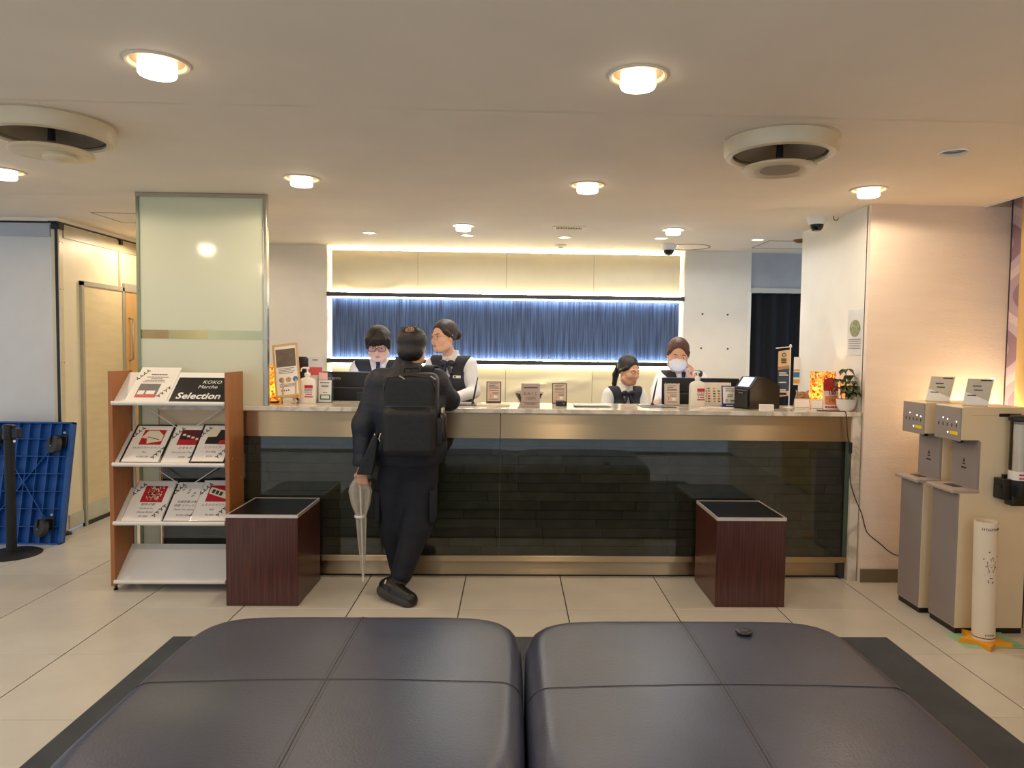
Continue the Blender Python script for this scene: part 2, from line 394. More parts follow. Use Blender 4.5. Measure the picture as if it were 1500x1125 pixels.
    o = MB().box(2.22, 3.08, 4.452, 4.465, 0.0, 0.085, bev=0.002).build('baseboard_right', mat('bronze_skirting', srgb(112, 98, 76), 0.4), kind='structure'); o['label'] = 'dark bronze skirting below the beige wall'
    # window wall on the right, running towards the camera
    o = MB().box(3.10, 3.3, -1.2, 4.6, 0, 0.55).build('wall_right', M_wallr, kind='structure'); o['label'] = 'low wall below the side window'
    MB().box(3.28, 3.3, -1.2, 4.6, 0.55, 2.49).build('outer_skin', M_wallw, o)
build_walls()
def build_window():
    wn = thing('window_1', 'side window covered with wavy mauve patterned film', None, (3.10, 0, 0)); wn['kind'] = 'structure'
    f = MB(); f.box(-0.002, 0.02, 4.455, 4.4645, 0.55, 2.47); f.box(0, 0.06, 0.9, 0.95, 0.55, 2.47); f.box(0, 0.06, 0.9, 4.47, 0.55, 0.59); f.box(0, 0.06, 2.6, 2.64, 0.55, 2.47)
    f.build('window_frame', M_darkrail, wn)
    # film: wavy bands by wave/maths nodes
    m = bpy.data.materials.new('mauve_wave_film'); m.use_nodes = True; nt = m.node_tree; N = nt.nodes; L = nt.links; p = N['Principled BSDF']
    tc = N.new('ShaderNodeTexCoord'); sp = N.new('ShaderNodeSeparateXYZ'); L.new(tc.outputs['Object'], sp.inputs[0])
    def math_(op, a, b=None):
        n = N.new('ShaderNodeMath'); n.operation = op
        for i, v in enumerate((a, b)):
            if v is None: continue
            if isinstance(v, (int, float)): n.inputs[i].default_value = v
            else: L.new(v, n.inputs[i])
        return n.outputs[0]
    s1 = math_('MULTIPLY', math_('SINE', math_('MULTIPLY', sp.outputs['Z'], 9.5)), 0.22)
    ph = math_('FRACT', math_('MULTIPLY', math_('ADD', sp.outputs['Y'], s1), 2.2))
    rp = N.new('ShaderNodeValToRGB'); rp.color_ramp.interpolation = 'CONSTANT'; L.new(ph, rp.inputs[0])
    els = rp.color_ramp.elements; els[0].color = (*srgb(142, 116, 130), 1); els[1].position = 0.25; els[1].color = (*srgb(176, 152, 164), 1)
    for pos, c in ((0.5, (208, 188, 190)), (0.75, (190, 170, 182))):
        e = els.new(pos); e.color = (*srgb(*c), 1)
    L.new(rp.outputs[0], p.inputs['Base Color']); p.inputs['Roughness'].default_value = 0.4
    MB().box(0.0, 0.01, 0.95, 4.455, 0.59, 2.47).build('film_pane', m, wn)
    # curtain gathered along the window
    cu = MB(); cu.grid(lambda u, v: (3.042+0.032*math.sin(u*75)+0.012*math.sin(u*31+v), 1.0+3.27*u, 2.44*(1-v)+0.03*v), 160, 6)
    cu.build('window_curtain', mat('ochre_curtain', srgb(206, 172, 112), 0.8, var=0.05, bump=0.1, bscale=200), smooth=True, label='ochre fabric curtain hanging along the side window', cat='curtain')
build_window()

# ------------------------------------------------------------------ lit feature panel on the back wall
def blue_mat():
    m = bpy.data.materials.new('blue_rippled_panel'); m.use_nodes = True; nt = m.node_tree; N = nt.nodes; L = nt.links; p = N['Principled BSDF']
    tc = N.new('ShaderNodeTexCoord'); mp = N.new('ShaderNodeMapping'); L.new(tc.outputs['Object'], mp.inputs[0]); mp.inputs['Scale'].default_value = (58, 1, 1.5)
    nz = N.new('ShaderNodeTexNoise'); nz.inputs['Scale'].default_value = 1.6; nz.inputs['Detail'].default_value = 3; L.new(mp.outputs[0], nz.inputs['Vector'])
    rp = N.new('ShaderNodeValToRGB'); L.new(nz.outputs['Fac'], rp.inputs[0])
    rp.color_ramp.elements[0].position = 0.35; rp.color_ramp.elements[0].color = (*srgb(34, 50, 82), 1)
    rp.color_ramp.elements[1].position = 0.68; rp.color_ramp.elements[1].color = (*srgb(84, 108, 148), 1)
    L.new(rp.outputs[0], p.inputs['Base Color']); p.inputs['Roughness'].default_value = 0.45
    bp = N.new('ShaderNodeBump'); bp.inputs['Strength'].default_value = 0.7; bp.inputs['Distance'].default_value = 0.02
    L.new(nz.outputs['Fac'], bp.inputs['Height']); L.new(bp.outputs[0], p.inputs['Normal'])
    return m
def build_feature():
    RL, RR = -1.706, 1.592
    t = thing('feature_wall_panel', 'backlit wall feature with a blue rippled band between cream panels', 'wall panel', (0, YB, 0))
    M_cream = mat('cream_leatherette', srgb(238, 226, 194), 0.5, var=0.02, bump=0.08, bscale=120)
    xs = [RL+0.03, aty(611, 400, YB).x, aty(742, 400, YB).x, aty(871, 400, YB).x, RR-0.03]
    def cream(x0, x1, z0, z1, bulge):
        nu, nv = 40, 18
        def fn(u, v):
            d = bulge(u, v)*max(0.0, math.sin(PI*u))**0.35
            return (x0+0.0015+(x1-x0-0.003)*u, 0.055-d, z0+(z1-z0)*v)
        b = MB(); b.grid(fn, nu, nv)
        b.box(x0+0.0015, x1-0.0015, 0.056, 0.075, z0, z1)
        return b.build('cream_panel', M_cream, t, True)
    g = lambda x, c, s: math.exp(-((x-c)/s)**2)
    for i in range(4):
        if i == 0: bl = lambda u, v: 0.010*g(math.hypot((u-0.45)/0.42, (v-0.48)/0.40), 1.0, 0.16)*(1 if u < 0.75 else max(0, 1-(u-0.75)*5))+0.004*g(u, 0.08, 0.05)
        elif i == 3: bl = lambda u, v: 0.003*g(v-u*0.2, 0.2, 0.08)
        else: bl = lambda u, v: 0.002*math.sin(u*5+i)*g(v, 0.15, 0.2)
        cream(xs[i], xs[i+1], 1.935, 2.335, bl)
        if i == 2: bl2 = lambda u, v: 0.018*g(v-(0.50+0.50*u-0.25*u*u), 0, 0.05)+0.014*g(v-(0.30+0.42*u), 0, 0.05)
        elif i == 1: bl2 = lambda u, v: 0.012*g(v-(1.0-0.5*u), 0, 0.06)*g(u, 0.8, 0.3)
        elif i == 0: bl2 = lambda u, v: 0.006*g(v-0.5*u, 0.3, 0.07)
        else: bl2 = lambda u, v: 0.004*g(v+0.3*u, 0.6, 0.1)
        cream(xs[i], xs[i+1], 0.75, 1.30, bl2)
    M_blue = blue_mat(); xv = aty(905, 490, YB).x
    MB().box(RL+0.03, xv-0.0015, 0.07, 0.085, 1.30, 1.935).build('blue_panel', M_blue, t)
    MB().box(xv+0.0015, RR-0.03, 0.07, 0.085, 1.30, 1.935).build('blue_panel', M_blue, t)
    MB().box(RL+0.028, RR-0.028, 0.085, 0.10, 0.75, 2.335).build('backing_board', M_darkrail, t)
    for z, nm in ((1.907, 'upper_rail'), (1.298, 'lower_rail')):
        MB().box(RL+0.005, RR-0.005, -0.035, 0.07 if nm == 'x' else 0.03, z, z+0.038, bev=0.002).build(nm, M_darkrail, t)
        MB().box(RL+0.02, RR-0.02, 0.03, 0.075, z+0.008, z+0.030).build('rail_bracket', M_darkrail, t)
    E_c = emis_mat('led_cool', COOL, 34); E_w = emis_mat('led_cream', CREAM, 26)
    MB().box(RL+0.04, RR-0.04, 0.036, 0.046, 1.898, 1.906).build('light_strip', E_c, t)
    MB().box(RL+0.04, RR-0.04, 0.036, 0.046, 1.337, 1.345).build('light_strip', E_c, t)
    MB().box(RL+0.04, RR-0.04, 0.032, 0.040, 1.946, 1.952).build('light_strip', emis_mat('led_cream_low', CREAM, 30), t)
    MB().box(RL+0.04, RR-0.04, 0.032, 0.042, 1.288, 1.296).build('light_strip', E_w, t)
    MB().box(RL+0.03, RR-0.03, 0.085, 0.095, 2.345, 2.353).build('light_strip', emis_mat('led_cream_cove', CREAM, 60), t)
    for x in (RL+0.008, RR-0.014):
        MB().box(x, x+0.006, 0.105, 0.115, 0.75, 2.33).build('light_strip', emis_mat('led_cream_edge', CREAM, 12), t)
build_feature()
# ------------------------------------------------------------------ ceiling fittings
def build_downlights():
    M_ring = mat('lamp_ring', srgb(232, 214, 186), 0.35, var=0.03); M_refl = mat('lamp_reflector', srgb(206, 170, 120), 0.4)
    ring = MB().lathe([(0.086, 0.004), (0.100, 0.0), (0.101, -0.004), (0.096, -0.007), (0.088, -0.006), (0.083, 0.0), (0.081, 0.01), (0.086, 0.01)], 40, closed=True).mesh('trim_ring', True); ring.materials.append(M_ring)
    refl = MB().lathe([(0.085, 0.004), (0.078, 0.05), (0.066, 0.075), (0.0, 0.08)], 36).mesh('reflector', True); refl.materials.append(M_refl)
    drum = MB().lathe([(0.0, 0.065), (0.058, 0.065), (0.060, -0.036), (0.056, -0.043), (0.0, -0.045)], 36).mesh('diffuser', True); drum.materials.append(emis_mat('lamp_warm_glass', (1.0, 0.85, 0.64), 3.6))
    drum0 = drum.copy(); drum0.materials.clear(); drum0.materials.append(M_white)
    place = {0: 'between the round air diffuser and the camera side of the lobby', }
    labs = ['warm drum downlight in the ceiling beside the air diffuser with a raised centre cap',
            'warm drum downlight in the ceiling beside the air diffuser with a dark centre plate',
            'warm drum downlight in the ceiling over the corridor by the partition',
            'warm drum downlight in the ceiling next to the frosted glass screen',
            'warm drum downlight in the ceiling in front of the middle of the desk',
            'warm drum downlight in the ceiling before the beige textured wall']
    for i, (x, y) in enumerate(DOWN):
        t = thing('ceiling_downlight', labs[i] if i < 6 else ('warm drum downlight in the lobby ceiling above the seating' if i < 12 else 'warm drum downlight added out of view to brighten the corridor behind the glass screen'), 'downlight', (x, y, ZC), group='drum downlights of the lobby ceiling')
        on = (x, y) in DOWN_ON
        obj('trim_ring', ring, None, t); obj('reflector', refl, None, t); obj('diffuser', drum if on else drum0, None, t)
        if on: light('downlight_lamp', 'SPOT', (0, 0, -0.06), W_DOWN, WARM, t, 0.055, spot=math.radians(177), blend=0.15)
    cdrum = MB().lathe([(0.0, 0.055), (0.054, 0.055), (0.056, -0.034), (0.052, -0.041), (0.0, -0.043)], 32).mesh('diffuser', True); cdrum.materials.append(emis_mat('lamp_cool_glass', (0.90, 0.96, 1.0), 5.0))
    for i, (x, y) in enumerate(COOLD):
        t = thing('ceiling_downlight', ('cool white drum downlight over the desk near the clerk with glasses', 'cool white drum downlight over the desk near the masked clerk')[i], 'downlight', (x, y, ZC), group='cool drum downlights over the desk')
        o = obj('trim_ring', ring, None, t); o.scale = (0.87, 0.87, 1); o = obj('reflector', refl, None, t); o.scale = (0.87, 0.87, 1); obj('diffuser', cdrum, None, t)
        light('downlight_lamp', 'SPOT', (0, 0, -0.05), W_COOL, COOL, t, 0.05, spot=math.radians(177), blend=0.15)
    sring = MB().lathe([(0.048, 0.003), (0.060, 0.0), (0.060, -0.003), (0.052, -0.005), (0.046, 0.0), (0.046, 0.008), (0.048, 0.008)], 28, closed=True).mesh('trim_ring', True); sring.materials.append(M_white)
    slens = MB().lathe([(0.0, 0.02), (0.047, 0.02), (0.047, 0.004), (0.0, 0.002)], 24).mesh('lens', True); slens.materials.append(emis_mat('spot_lens', (1.0, 0.88, 0.66), 9.0))
    sl = ['small recessed spotlight near the easel end of the staff ceiling', 'small recessed spotlight behind the cool drum downlight near the clerk with glasses', 'small recessed spotlight below the slotted ceiling grille', 'small recessed spotlight behind the cool drum downlight near the masked clerk', 'small recessed spotlight near the curtained doorway']
    for i, (x, y) in enumerate(SMALL):
        t = thing('recessed_spotlight', sl[i], 'spotlight', (x, y, ZC), group='small spotlights over the back wall')
        obj('trim_ring', sring, None, t); obj('lens', slens, None, t)
        light('spot_lamp', 'SPOT', (0, 0, -0.02), W_SMALL, WARM, t, 0.03, spot=math.radians(110), blend=0.7)
    t = thing('recessed_spotlight', 'unlit grey recessed eyeball spotlight in the lobby ceiling by the beige wall', 'spotlight', (*UNLIT, ZC))
    o = obj('trim_ring', sring, None, t); o.scale = (1.12, 1.12, 1.6)
    MB().lathe([(0.054, 0.004), (0.05, 0.03), (0.0, 0.034)], 24).build('baffle', mat('spot_baffle', srgb(96, 84, 70), 0.5), t, True)
    MB().lathe([(0.0, 0.0), (0.022, 0.004), (0.026, 0.02), (0, 0.03)], 20).build('lens', mat('spot_unlit_lens', srgb(150, 140, 128), 0.2), t, True)
build_downlights()
def build_diffusers():
    M_an = mat('aged_diffuser_metal', srgb(222, 204, 168), 0.32, var=0.10, scale=4); M_in = mat('diffuser_throat', srgb(104, 90, 66), 0.5, var=0.2, scale=6)
    M_pl = mat('diffuser_backplate', srgb(198, 180, 152), 0.5, var=0.06, scale=4)
    for nm, (x, y), lab in (('r', (1.150, 3.155), 'round cream metal ceiling air diffuser with a flat dark centre plate'),
                            ('l', (-1.935, 3.13), 'round cream metal ceiling air diffuser with a raised centre cap')):
        t = thing('air_diffuser', lab, 'air diffuser', (x, y, ZC), group='round ceiling air diffusers')
        MB().lathe([(0.0, 0.0), (0.244, 0.0), (0.244, -0.003), (0.238, -0.006), (0.0, -0.006)], 56).build('back_plate', M_pl, t, True)
        MB().lathe([(0.236, -0.006), (0.236, -0.052), (0.228, -0.064), (0.206, -0.067), (0.197, -0.060), (0.200, -0.050), (0.216, -0.045), (0.222, -0.006)], 64, closed=True).build('outer_ring', M_an, t, True)
        MB().lathe([(0.219, -0.02), (0.19, -0.05), (0.10, -0.030), (0.05, -0.012), (0.05, -0.006), (0.219, -0.006)], 48, closed=True).build('throat', M_in, t, True)
        MB().lathe([(0.0, -0.114), (0.10, -0.117), (0.150, -0.120), (0.158, -0.116), (0.155, -0.108), (0.09, -0.088), (0.03, -0.075), (0.0, -0.07)], 48).build('centre_disc', M_an, t, True)
        MB().lathe([(0.016, -0.080), (0.013, -0.006)], 16).build('stem', M_blackmatte, t, True)
        if nm == 'r': MB().lathe([(0.0, -0.1205), (0.082, -0.1205), (0.086, -0.115), (0.0, -0.115)], 40).build('centre_plate', mat('diffuser_grey_plate', srgb(150, 132, 104), 0.4), t, True)
        else:
            MB().lathe([(0.0, -0.142), (0.05, -0.140), (0.062, -0.132), (0.062, -0.112), (0.0, -0.110)], 32, (0.02, 0.02, 0)).build('centre_cap', M_an, t, True)
build_diffusers()
for o in [q for q in COL.objects if q.name.startswith('air_diffuser')]: o.scale = (1, 1, 1.10)
def build_ceiling_small():
    t = thing('ceiling_vent', 'small slotted ceiling grille with dark slots over the staff area', 'vent', (VENT[0], VENT[1], ZC))
    b = MB(); b.box(-0.125, 0.125, -0.065, -0.040, -0.006, 0.004); b.box(-0.125, 0.125, 0.040, 0.065, -0.006, 0.004); b.box(-0.125, -0.098, -0.04, 0.04, -0.006, 0.004); b.box(0.098, 0.125, -0.04, 0.04, -0.006, 0.004)
    b.build('frame', M_offw, t)
    dk = MB(); dk.box(-0.1, 0.1, -0.045, 0.045, 0.05, 0.054); dk.box(-0.1, 0.1, 0.043, 0.047, 0.0045, 0.054); dk.box(-0.1, 0.1, -0.047, -0.043, 0.0045, 0.054); dk.box(-0.102, -0.098, -0.045, 0.045, 0.0045, 0.054); dk.box(0.098, 0.102, -0.045, 0.045, 0.0045, 0.054); dk.build('duct', M_blackmatte, t)
    for i in range(10):
        MB().box(-0.098+0.0196*i+0.006, -0.098+0.0196*i+0.0105, -0.042, 0.042, -0.004, 0.006).build('slat', M_offw, t)
    t = thing('smoke_detector', 'flat round smoke detector near the lit back wall', 'smoke detector', (0.416, 6.45, ZC))
    MB().lathe([(0.0, -0.022), (0.035, -0.020), (0.05, -0.010), (0.052, 0.0), (0, 0)], 28).build('body', M_offw, t, True)
    MB().lathe([(0.0, -0.027), (0.02, -0.026), (0.022, -0.020), (0, -0.020)], 20).build('sensor', M_steel, t, True)
    M_dome = mat('smoked_dome', srgb(20, 20, 20), 0.12, var=0.05)
    for (x, y), lab, s in (((1.347, 6.30), 'white dome security camera near the lit back wall', 1.0), ((2.06, 4.915), 'white dome security camera beside the return wall at the desk end', 0.98)):
        t = thing('dome_camera', lab, 'security camera', (x, y, ZC), group='dome cameras over the desk')
        MB().lathe([(0.066*s, 0), (0.066*s, -0.012), (0.058*s, -0.045), (0.05*s, -0.052), (0.0, -0.054)], 32).build('housing', M_white, t, True)
        MB().lathe([(0.046*s, -0.050), (0.043*s, -0.072), (0.030*s, -0.092), (0.0, -0.100)], 28).build('dome', M_dome, t, True)
        MB().lathe([(0.012, -0.092), (0.010, -0.101), (0, -0.103)], 16, (0, -0.012, 0)).build('lens', M_steel, t, True)
    t = MB().tube([(0, 0, 0), (0, 0, -0.018), (0.01, 0, -0.030), (0.024, 0, -0.03), (0.032, 0, -0.018), (0.032, 0, -0.010)], 0.003, 6).build('ceiling_hook', M_darkrail, None, True, label='small dark wire hook in the ceiling beside the dome camera at the desk end', cat='hook', loc=(2.15, 4.86, ZC))
    MB().lathe([(0.0, -0.026), (0.04, -0.022), (0.062, -0.004), (0.064, 0), (0, 0)], 28).build('sounder_disc', mat('brown_sounder', srgb(120, 84, 36), 0.4, var=0.1), None, True, label='brown round ceiling sounder near the curtained doorway', cat='sounder', loc=(2.36, 5.93, ZC))
build_ceiling_small()

# ------------------------------------------------------------------ frosted glass screen
CY = 4.50                       # front plane of the desk
CT = 1.078                      # worktop height
def build_screen():
    x0, x1 = -2.300, -1.508; Y = CY+0.02
    t = thing('frosted_glass_screen', 'pale green frosted glass screen with steel frame standing at the desk end', 'glass screen', (x0, Y, 0))
    w_ = x1-x0; F = frosted_mat('frosted_green_glass', srgb(236, 240, 218), 0.50); ez = 1.50
    zs0, zs1 = aty(300, 497, Y).z, aty(300, 484, Y).z
    MB().box(0.02, w_-0.022, 0, 0.010, zs1, ZC-0.02).build('frosted_pane', F, t)
    MB().box(0.02, w_-0.022, 0, 0.010, CT, zs0).build('frosted_pane', F, t)
    MB().box(0.02, 0.12, 0, 0.010, 0.02, CT).build('frosted_pane', F, t)
    MB().box(0.02, w_-0.022, 0, 0.010, zs0, zs1).build('clear_strip', glass_mat('clear_green_glass', (0.80, 0.88, 0.76)), t)
    MB().box(0.0, w_, -0.012, 0.022, ZC-0.025, ZC-0.001, bev=0.002).build('head_channel', M_steel, t)
    MB().box(w_-0.024, w_, -0.014, 0.026, CT, ZC-0.02, bev=0.003).build('post', M_steel, t)
    MB().box(0.0, 0.02, -0.006, 0.016, 0, ZC-0.02, bev=0.002).build('edge_profile', mat('green_glass_edge', srgb(128, 138, 108), 0.3), t)
build_screen()

# ------------------------------------------------------------------ reception desk
def marble_mat():
    m = bpy.data.materials.new('cream_marble'); m.use_nodes = True; nt = m.node_tree; N = nt.nodes; L = nt.links; p = N['Principled BSDF']
    tc = N.new('ShaderNodeTexCoord'); nz = N.new('ShaderNodeTexNoise'); nz.inputs['Scale'].default_value = 3.5; nz.inputs['Detail'].default_value = 8; nz.inputs['Distortion'].default_value = 1.6
    L.new(tc.outputs['Object'], nz.inputs['Vector']); rp = N.new('ShaderNodeValToRGB'); L.new(nz.outputs['Fac'], rp.inputs[0])
    e = rp.color_ramp.elements; e[0].position = 0.40; e[0].color = (*srgb(222, 212, 194), 1); e[1].position = 0.62; e[1].color = (*srgb(226, 216, 200), 1)
    q = e.new(0.5); q.color = (*srgb(188, 176, 156), 1)
    L.new(rp.outputs[0], p.inputs['Base Color']); p.inputs['Roughness'].default_value = 0.18
    return m
def brushed_mat():
    m = bpy.data.materials.new('brushed_champagne_steel'); m.use_nodes = True; nt = m.node_tree; N = nt.nodes; L = nt.links; p = N['Principled BSDF']
    p.inputs['Metallic'].default_value = 1.0; p.inputs['Roughness'].default_value = 0.42
    p.inputs['Anisotropic'].default_value = 0.97; p.inputs['Anisotropic Rotation'].default_value = 0.25
    tg = N.new('ShaderNodeCombineXYZ'); tg.inputs[0].default_value = 1.0; L.new(tg.outputs[0], p.inputs['Tangent'])
    tc = N.new('ShaderNodeTexCoord'); mp = N.new('ShaderNodeMapping'); mp.inputs['Scale'].default_value = (1.5, 1, 160); L.new(tc.outputs['Object'], mp.inputs[0])
    nz = N.new('ShaderNodeTexNoise'); nz.inputs['Scale'].default_value = 2.0; nz.inputs['Detail'].default_value = 3; L.new(mp.outputs[0], nz.inputs['Vector'])
    rp = N.new('ShaderNodeValToRGB'); L.new(nz.outputs['Fac'], rp.inputs[0])
    rp.color_ramp.elements[0].color = (*srgb(190, 168, 134), 1); rp.color_ramp.elements[1].color = (*srgb(206, 184, 150), 1)
    L.new(rp.outputs[0], p.inputs['Base Color'])
    return m
M_marble = marble_mat(); M_brush = brushed_mat()
def build_desk():
    XL, XR = -2.165, 2.150
    t = thing('reception_desk', 'long reception desk with marble top, brushed steel band and dark glass front', 'reception desk', (0, CY, 0))
    MB().box(XL, 2.205, -0.022, 0.50, CT-0.028, CT, bev=0.003).build('marble_top', M_marble, t)
    xs = aty(733, 620, CY).x
    for a, b in ((XL, xs-0.0012), (xs+0.0012, XR)):
        MB().box(a, b, 0.0, 0.03, 0.890, CT-0.028, bev=0.0015).build('steel_band', M_brush, t)
    MB().box(XL, XR, 0.05, 0.47, 0.86, CT-0.03).build('carcass', M_blackmatte, t)
    # slate strips behind the glass
    M_sl = mat('dark_slate', srgb(128, 128, 118), 0.7, var=0.18, scale=9, objvar=0.16, bump=0.25, bscale=30)
    MB().box(XL, XR, 0.062, 0.09, 0.10, 0.90).build('slate_backing', mat('slate_joint', srgb(24, 24, 20), 0.9), t)
    random.seed(3); lens = [0.30, 0.38, 0.46, 0.55, 0.64]; cache = {}
    nrow = 13; hz = 0.752/nrow
    for r in range(nrow):
        x = XL+random.uniform(-0.4, -0.02); z = 0.142+r*hz
        while x < XR-0.02:
            L_ = random.choice(lens); a, b = max(x, XL), min(x+L_, XR)
            if b-a > 0.03:
                d = random.choice((0.0, 0.004, 0.008)); key = (round(b-a, 3), d)
                if key not in cache:
                    cache[key] = MB().box(0.0015, b-a-0.0015, -0.010-d, 0.012, 0.0015, hz-0.0015).mesh('slate_strip')
                    cache[key].materials.append(M_sl)
                obj('slate_strip', cache[key], None, t, loc=(a, 0.05, z))
            x += L_
    xg = [XL, xs, XR]
    for a, b in ((XL, xs-0.001), (xs+0.001, XR)):
        MB().box(a, b, 0.012, 0.020, 0.146, 0.892).build('glass_front', glass_mat('smoked_glass', (0.68, 0.67, 0.61), 0.02), t)
    MB().box(XR-0.028, XR, 0.006, 0.03, 0.146, 0.89).build('glass_edge_profile', mat('glass_edge', srgb(70, 84, 70), 0.3), t)
    MB().box(XL, XR, 0.004, 0.06, 0.110, 0.146, bev=0.002).build('steel_ledge', M_brush, t)
    ks = [XL, aty(609, 835, CY+.065).x, aty(776, 835, CY+.065).x, XR]
    for a, b in zip(ks[:-1], ks[1:]):
        MB().box(a+0.0008, b-0.0008, 0.065, 0.075, 0.008, 0.11).build('kick_plate', M_brush, t)
    MB().box(XL, XR, 0.062, 0.07, 0.0, 0.009).build('kick_shadow_gap', M_black, t)
    MB().box(XR, 2.205, -0.018, 0.48, 0.0, CT-0.028, bev=0.002).build('marble_end', M_marble, t)
    MB().box(XR-0.03, XR, 0.03, 0.06, 0.0, 0.11).build('kick_return', M_darkrail, t)
    MB().box(XL, XL+0.02, 0.03, 0.47, 0.0, CT-0.028).build('end_board', mat('brown_end_board', srgb(120, 74, 40), 0.4), t)
    # lower work surface on the staff side
    t2 = thing('staff_desk', 'low cream work surface behind the reception desk', 'desk', (0, CY, 0))
    MB().box(XL+0.03, 2.19, 0.505, 0.80, 0.70, 0.73, bev=0.003).build('worktop', mat('cream_worktop', srgb(214, 202, 178), 0.4), t2)
    for x in (XL+0.05, -0.75, 0.72, 2.12):
        MB().box(x, x+0.03, 0.51, 0.78, 0.0, 0.70).build('support', M_white, t2)
build_desk()
def build_cable():
    pts = [(1238, 603, 4.474), (1240, 612, 4.462), (1242, 640, 4.462), (1246, 664, 4.462), (1245, 700, 4.455), (1252, 728, 4.445), (1262, 752, 4.445), (1268, 775, 4.445), (1275, 785, 4.445), (1290, 797, 4.445), (1300, 806, 4.445), (1309, 812, 4.44)]
    P = [aty(*p) for p in pts]
    P = [Vector((1.95, 4.56, CT+0.004)), Vector((P[0].x-0.02, 4.50, CT+0.004))]+P
    sm = []
    for i in range(len(P)-1):
        for k in range(4):
            a = P[max(i-1, 0)]; b = P[i]; c = P[i+1]; d = P[min(i+2, len(P)-1)]; q = k/4
            sm.append(0.5*((2*b)+(c-a)*q+(2*a-5*b+4*c-d)*q*q+(3*b-a-3*c+d)*q**3))
    sm.append(P[-1]); sm.append(Vector((2.56, 4.43, 0.15))); sm.append(Vector((2.62, 4.42, 0.006)))
    t = thing('lamp_cable', 'thin dark lamp cable hanging off the desk end and along the beige wall', 'cable', (0, 0, 0))
    MB().tube(sm, 0.0032, 6).build('cord', mat('dark_brown_cord', srgb(40, 28, 18), 0.5), t, True)
    p = aty(1246, 656, 4.462)
    MB().box(p.x-0.008, p.x+0.008, 4.452, 4.470, p.z-0.035, p.z+0.035, bev=0.004).build('inline_switch', M_black, t)
build_cable()
# ------------------------------------------------------------------ big leather ottomans and their mat
def build_seating():
    MB().box(-1.66, 1.92, 1.15, 3.56, 0.0, 0.012, bev=0.003).build('floor_mat', mat('charcoal_mat', srgb(62, 66, 72), 0.75, var=0.22, scale=5, bump=0.3, bscale=180), None,
        label='large charcoal floor mat under the two leather ottomans', cat='mat')
    M_le = mat('dark_blue_grey_leather', srgb(56, 60, 80), 0.34, var=0.16, scale=4.5, bump=0.10, bscale=140, rvar=0.06)
    M_seam = mat('leather_seam', srgb(34, 33, 38), 0.5)
    M_st = mat('stitch_thread', srgb(96, 94, 102), 0.6)
    for x0, x1, yf, lab in ((-1.170, 0.047, 2.800, 'square dark leather ottoman with stitched cross seams, top left bare'),
                            (0.054, 1.262, 2.762, 'square dark leather ottoman with stitched cross seams and a black disc on it')):
        cx, cy = (x0+x1)/2, yf-0.60; hx, hy = (x1-x0)/2, 0.60
        lab = lab.replace(', top left bare', ' and nothing on it')
        t = thing('leather_ottoman', lab, 'ottoman', (cx, cy, 0.012), group='leather ottomans in the lobby')
        # cushion: rounded box with a gently domed top
        R, H = 0.075, 0.408
        def prof(a):     # superellipse outline, a in 0..1
            th = 2*PI*a; c, s_ = math.cos(th), math.sin(th); n = 7.0
            r = (abs(c)**n+abs(s_)**n)**(-1/n); return c*r, s_*r
        rings = []
        for k in range(9):           # side edge roll
            b = PI/2*k/8; rings.append((1-(1-math.cos(b))*R/0.6, H-R+R*math.sin(b)*1.0))
        for k in range(1, 12): rings.append(((1-R/0.6)*(1-k/12), H+0.010*math.sin(PI/2*k/12)))
        rings = [(1.0, 0.10), (1.0, 0.22)]+rings
        n = 96; vs = []; fs = []
        for q, z in rings:
            for i in range(n):
                px, py = prof(i/n); vs.append((px*hx*q, py*hy*q, z))
        for j in range(len(rings)-1):
            for i in range(n): k = (i+1) % n; fs.append((j*n+i, j*n+k, (j+1)*n+k, (j+1)*n+i))
        vs.append((0, 0, H+0.010)); c_ = len(vs)-1; j = len(rings)-1
        for i in range(n): fs.append((j*n+i, j*n+(i+1) % n, c_))
        fs.append(tuple(range(n))[::-1])
        cush = MB().add(vs, fs).build('cushion', M_le, t, True)
        def top(x, y):
            q = max(abs(x)/hx, abs(y)/hy); e = 1-R/0.6
            if q > e:
                u = (q-e)/(1-e); return H-R+R*math.sqrt(max(0, 1-u*u))
            return H+0.010*math.sin(PI/2*(1-q/e))
        for ax in 'xy':
            pts = []
            for k in range(-60, 61):
                q = k/60*0.992; x, y = (q*hx, 0) if ax == 'x' else (0, q*hy)
                pts.append(Vector((x, y, top(x, y)-0.0005)))
            MB().tube(pts, 0.0024, 6).build('seam', M_seam, cush, True)
            for off in ((-0.011, 0.011) if ax == 'y' else (-0.008,)):
                o2 = [p+Vector((off, 0, 0) if ax == 'y' else (0, off, 0)) for p in pts]
                MB().tube(o2, 0.0011, 5).build('stitching', M_seam, cush, True)
        MB().box(-hx+0.04, hx-0.04, -hy+0.04, hy-0.04, 0.0, 0.10, bev=0.004).build('plinth', M_blackmatte, t)
        pp = [Vector((math.copysign(1, 1)*prof(i/n)[0]*(hx-0.003), prof(i/n)[1]*(hy-0.003), 0.12)) for i in range(n+1)]
        MB().tube(pp, 0.004, 6).build('piping', M_st, cush, True)
    p = atz(1090, 926, 0.43)
    t = thing('black_disc', 'small black plastic disc lying on a leather ottoman', 'disc', (p.x, p.y, 0.4285))
    MB().lathe([(0.0, 0.0), (0.029, 0.0), (0.031, 0.003), (0.029, 0.0075), (0.024, 0.0085), (0.0, 0.0085)], 32).build('disc', M_black, t, True)
    MB().lathe([(0.0, 0.0085), (0.017, 0.0085), (0.016, 0.010), (0.0, 0.010)], 24).build('cap', M_darkrail, t, True)
build_seating()

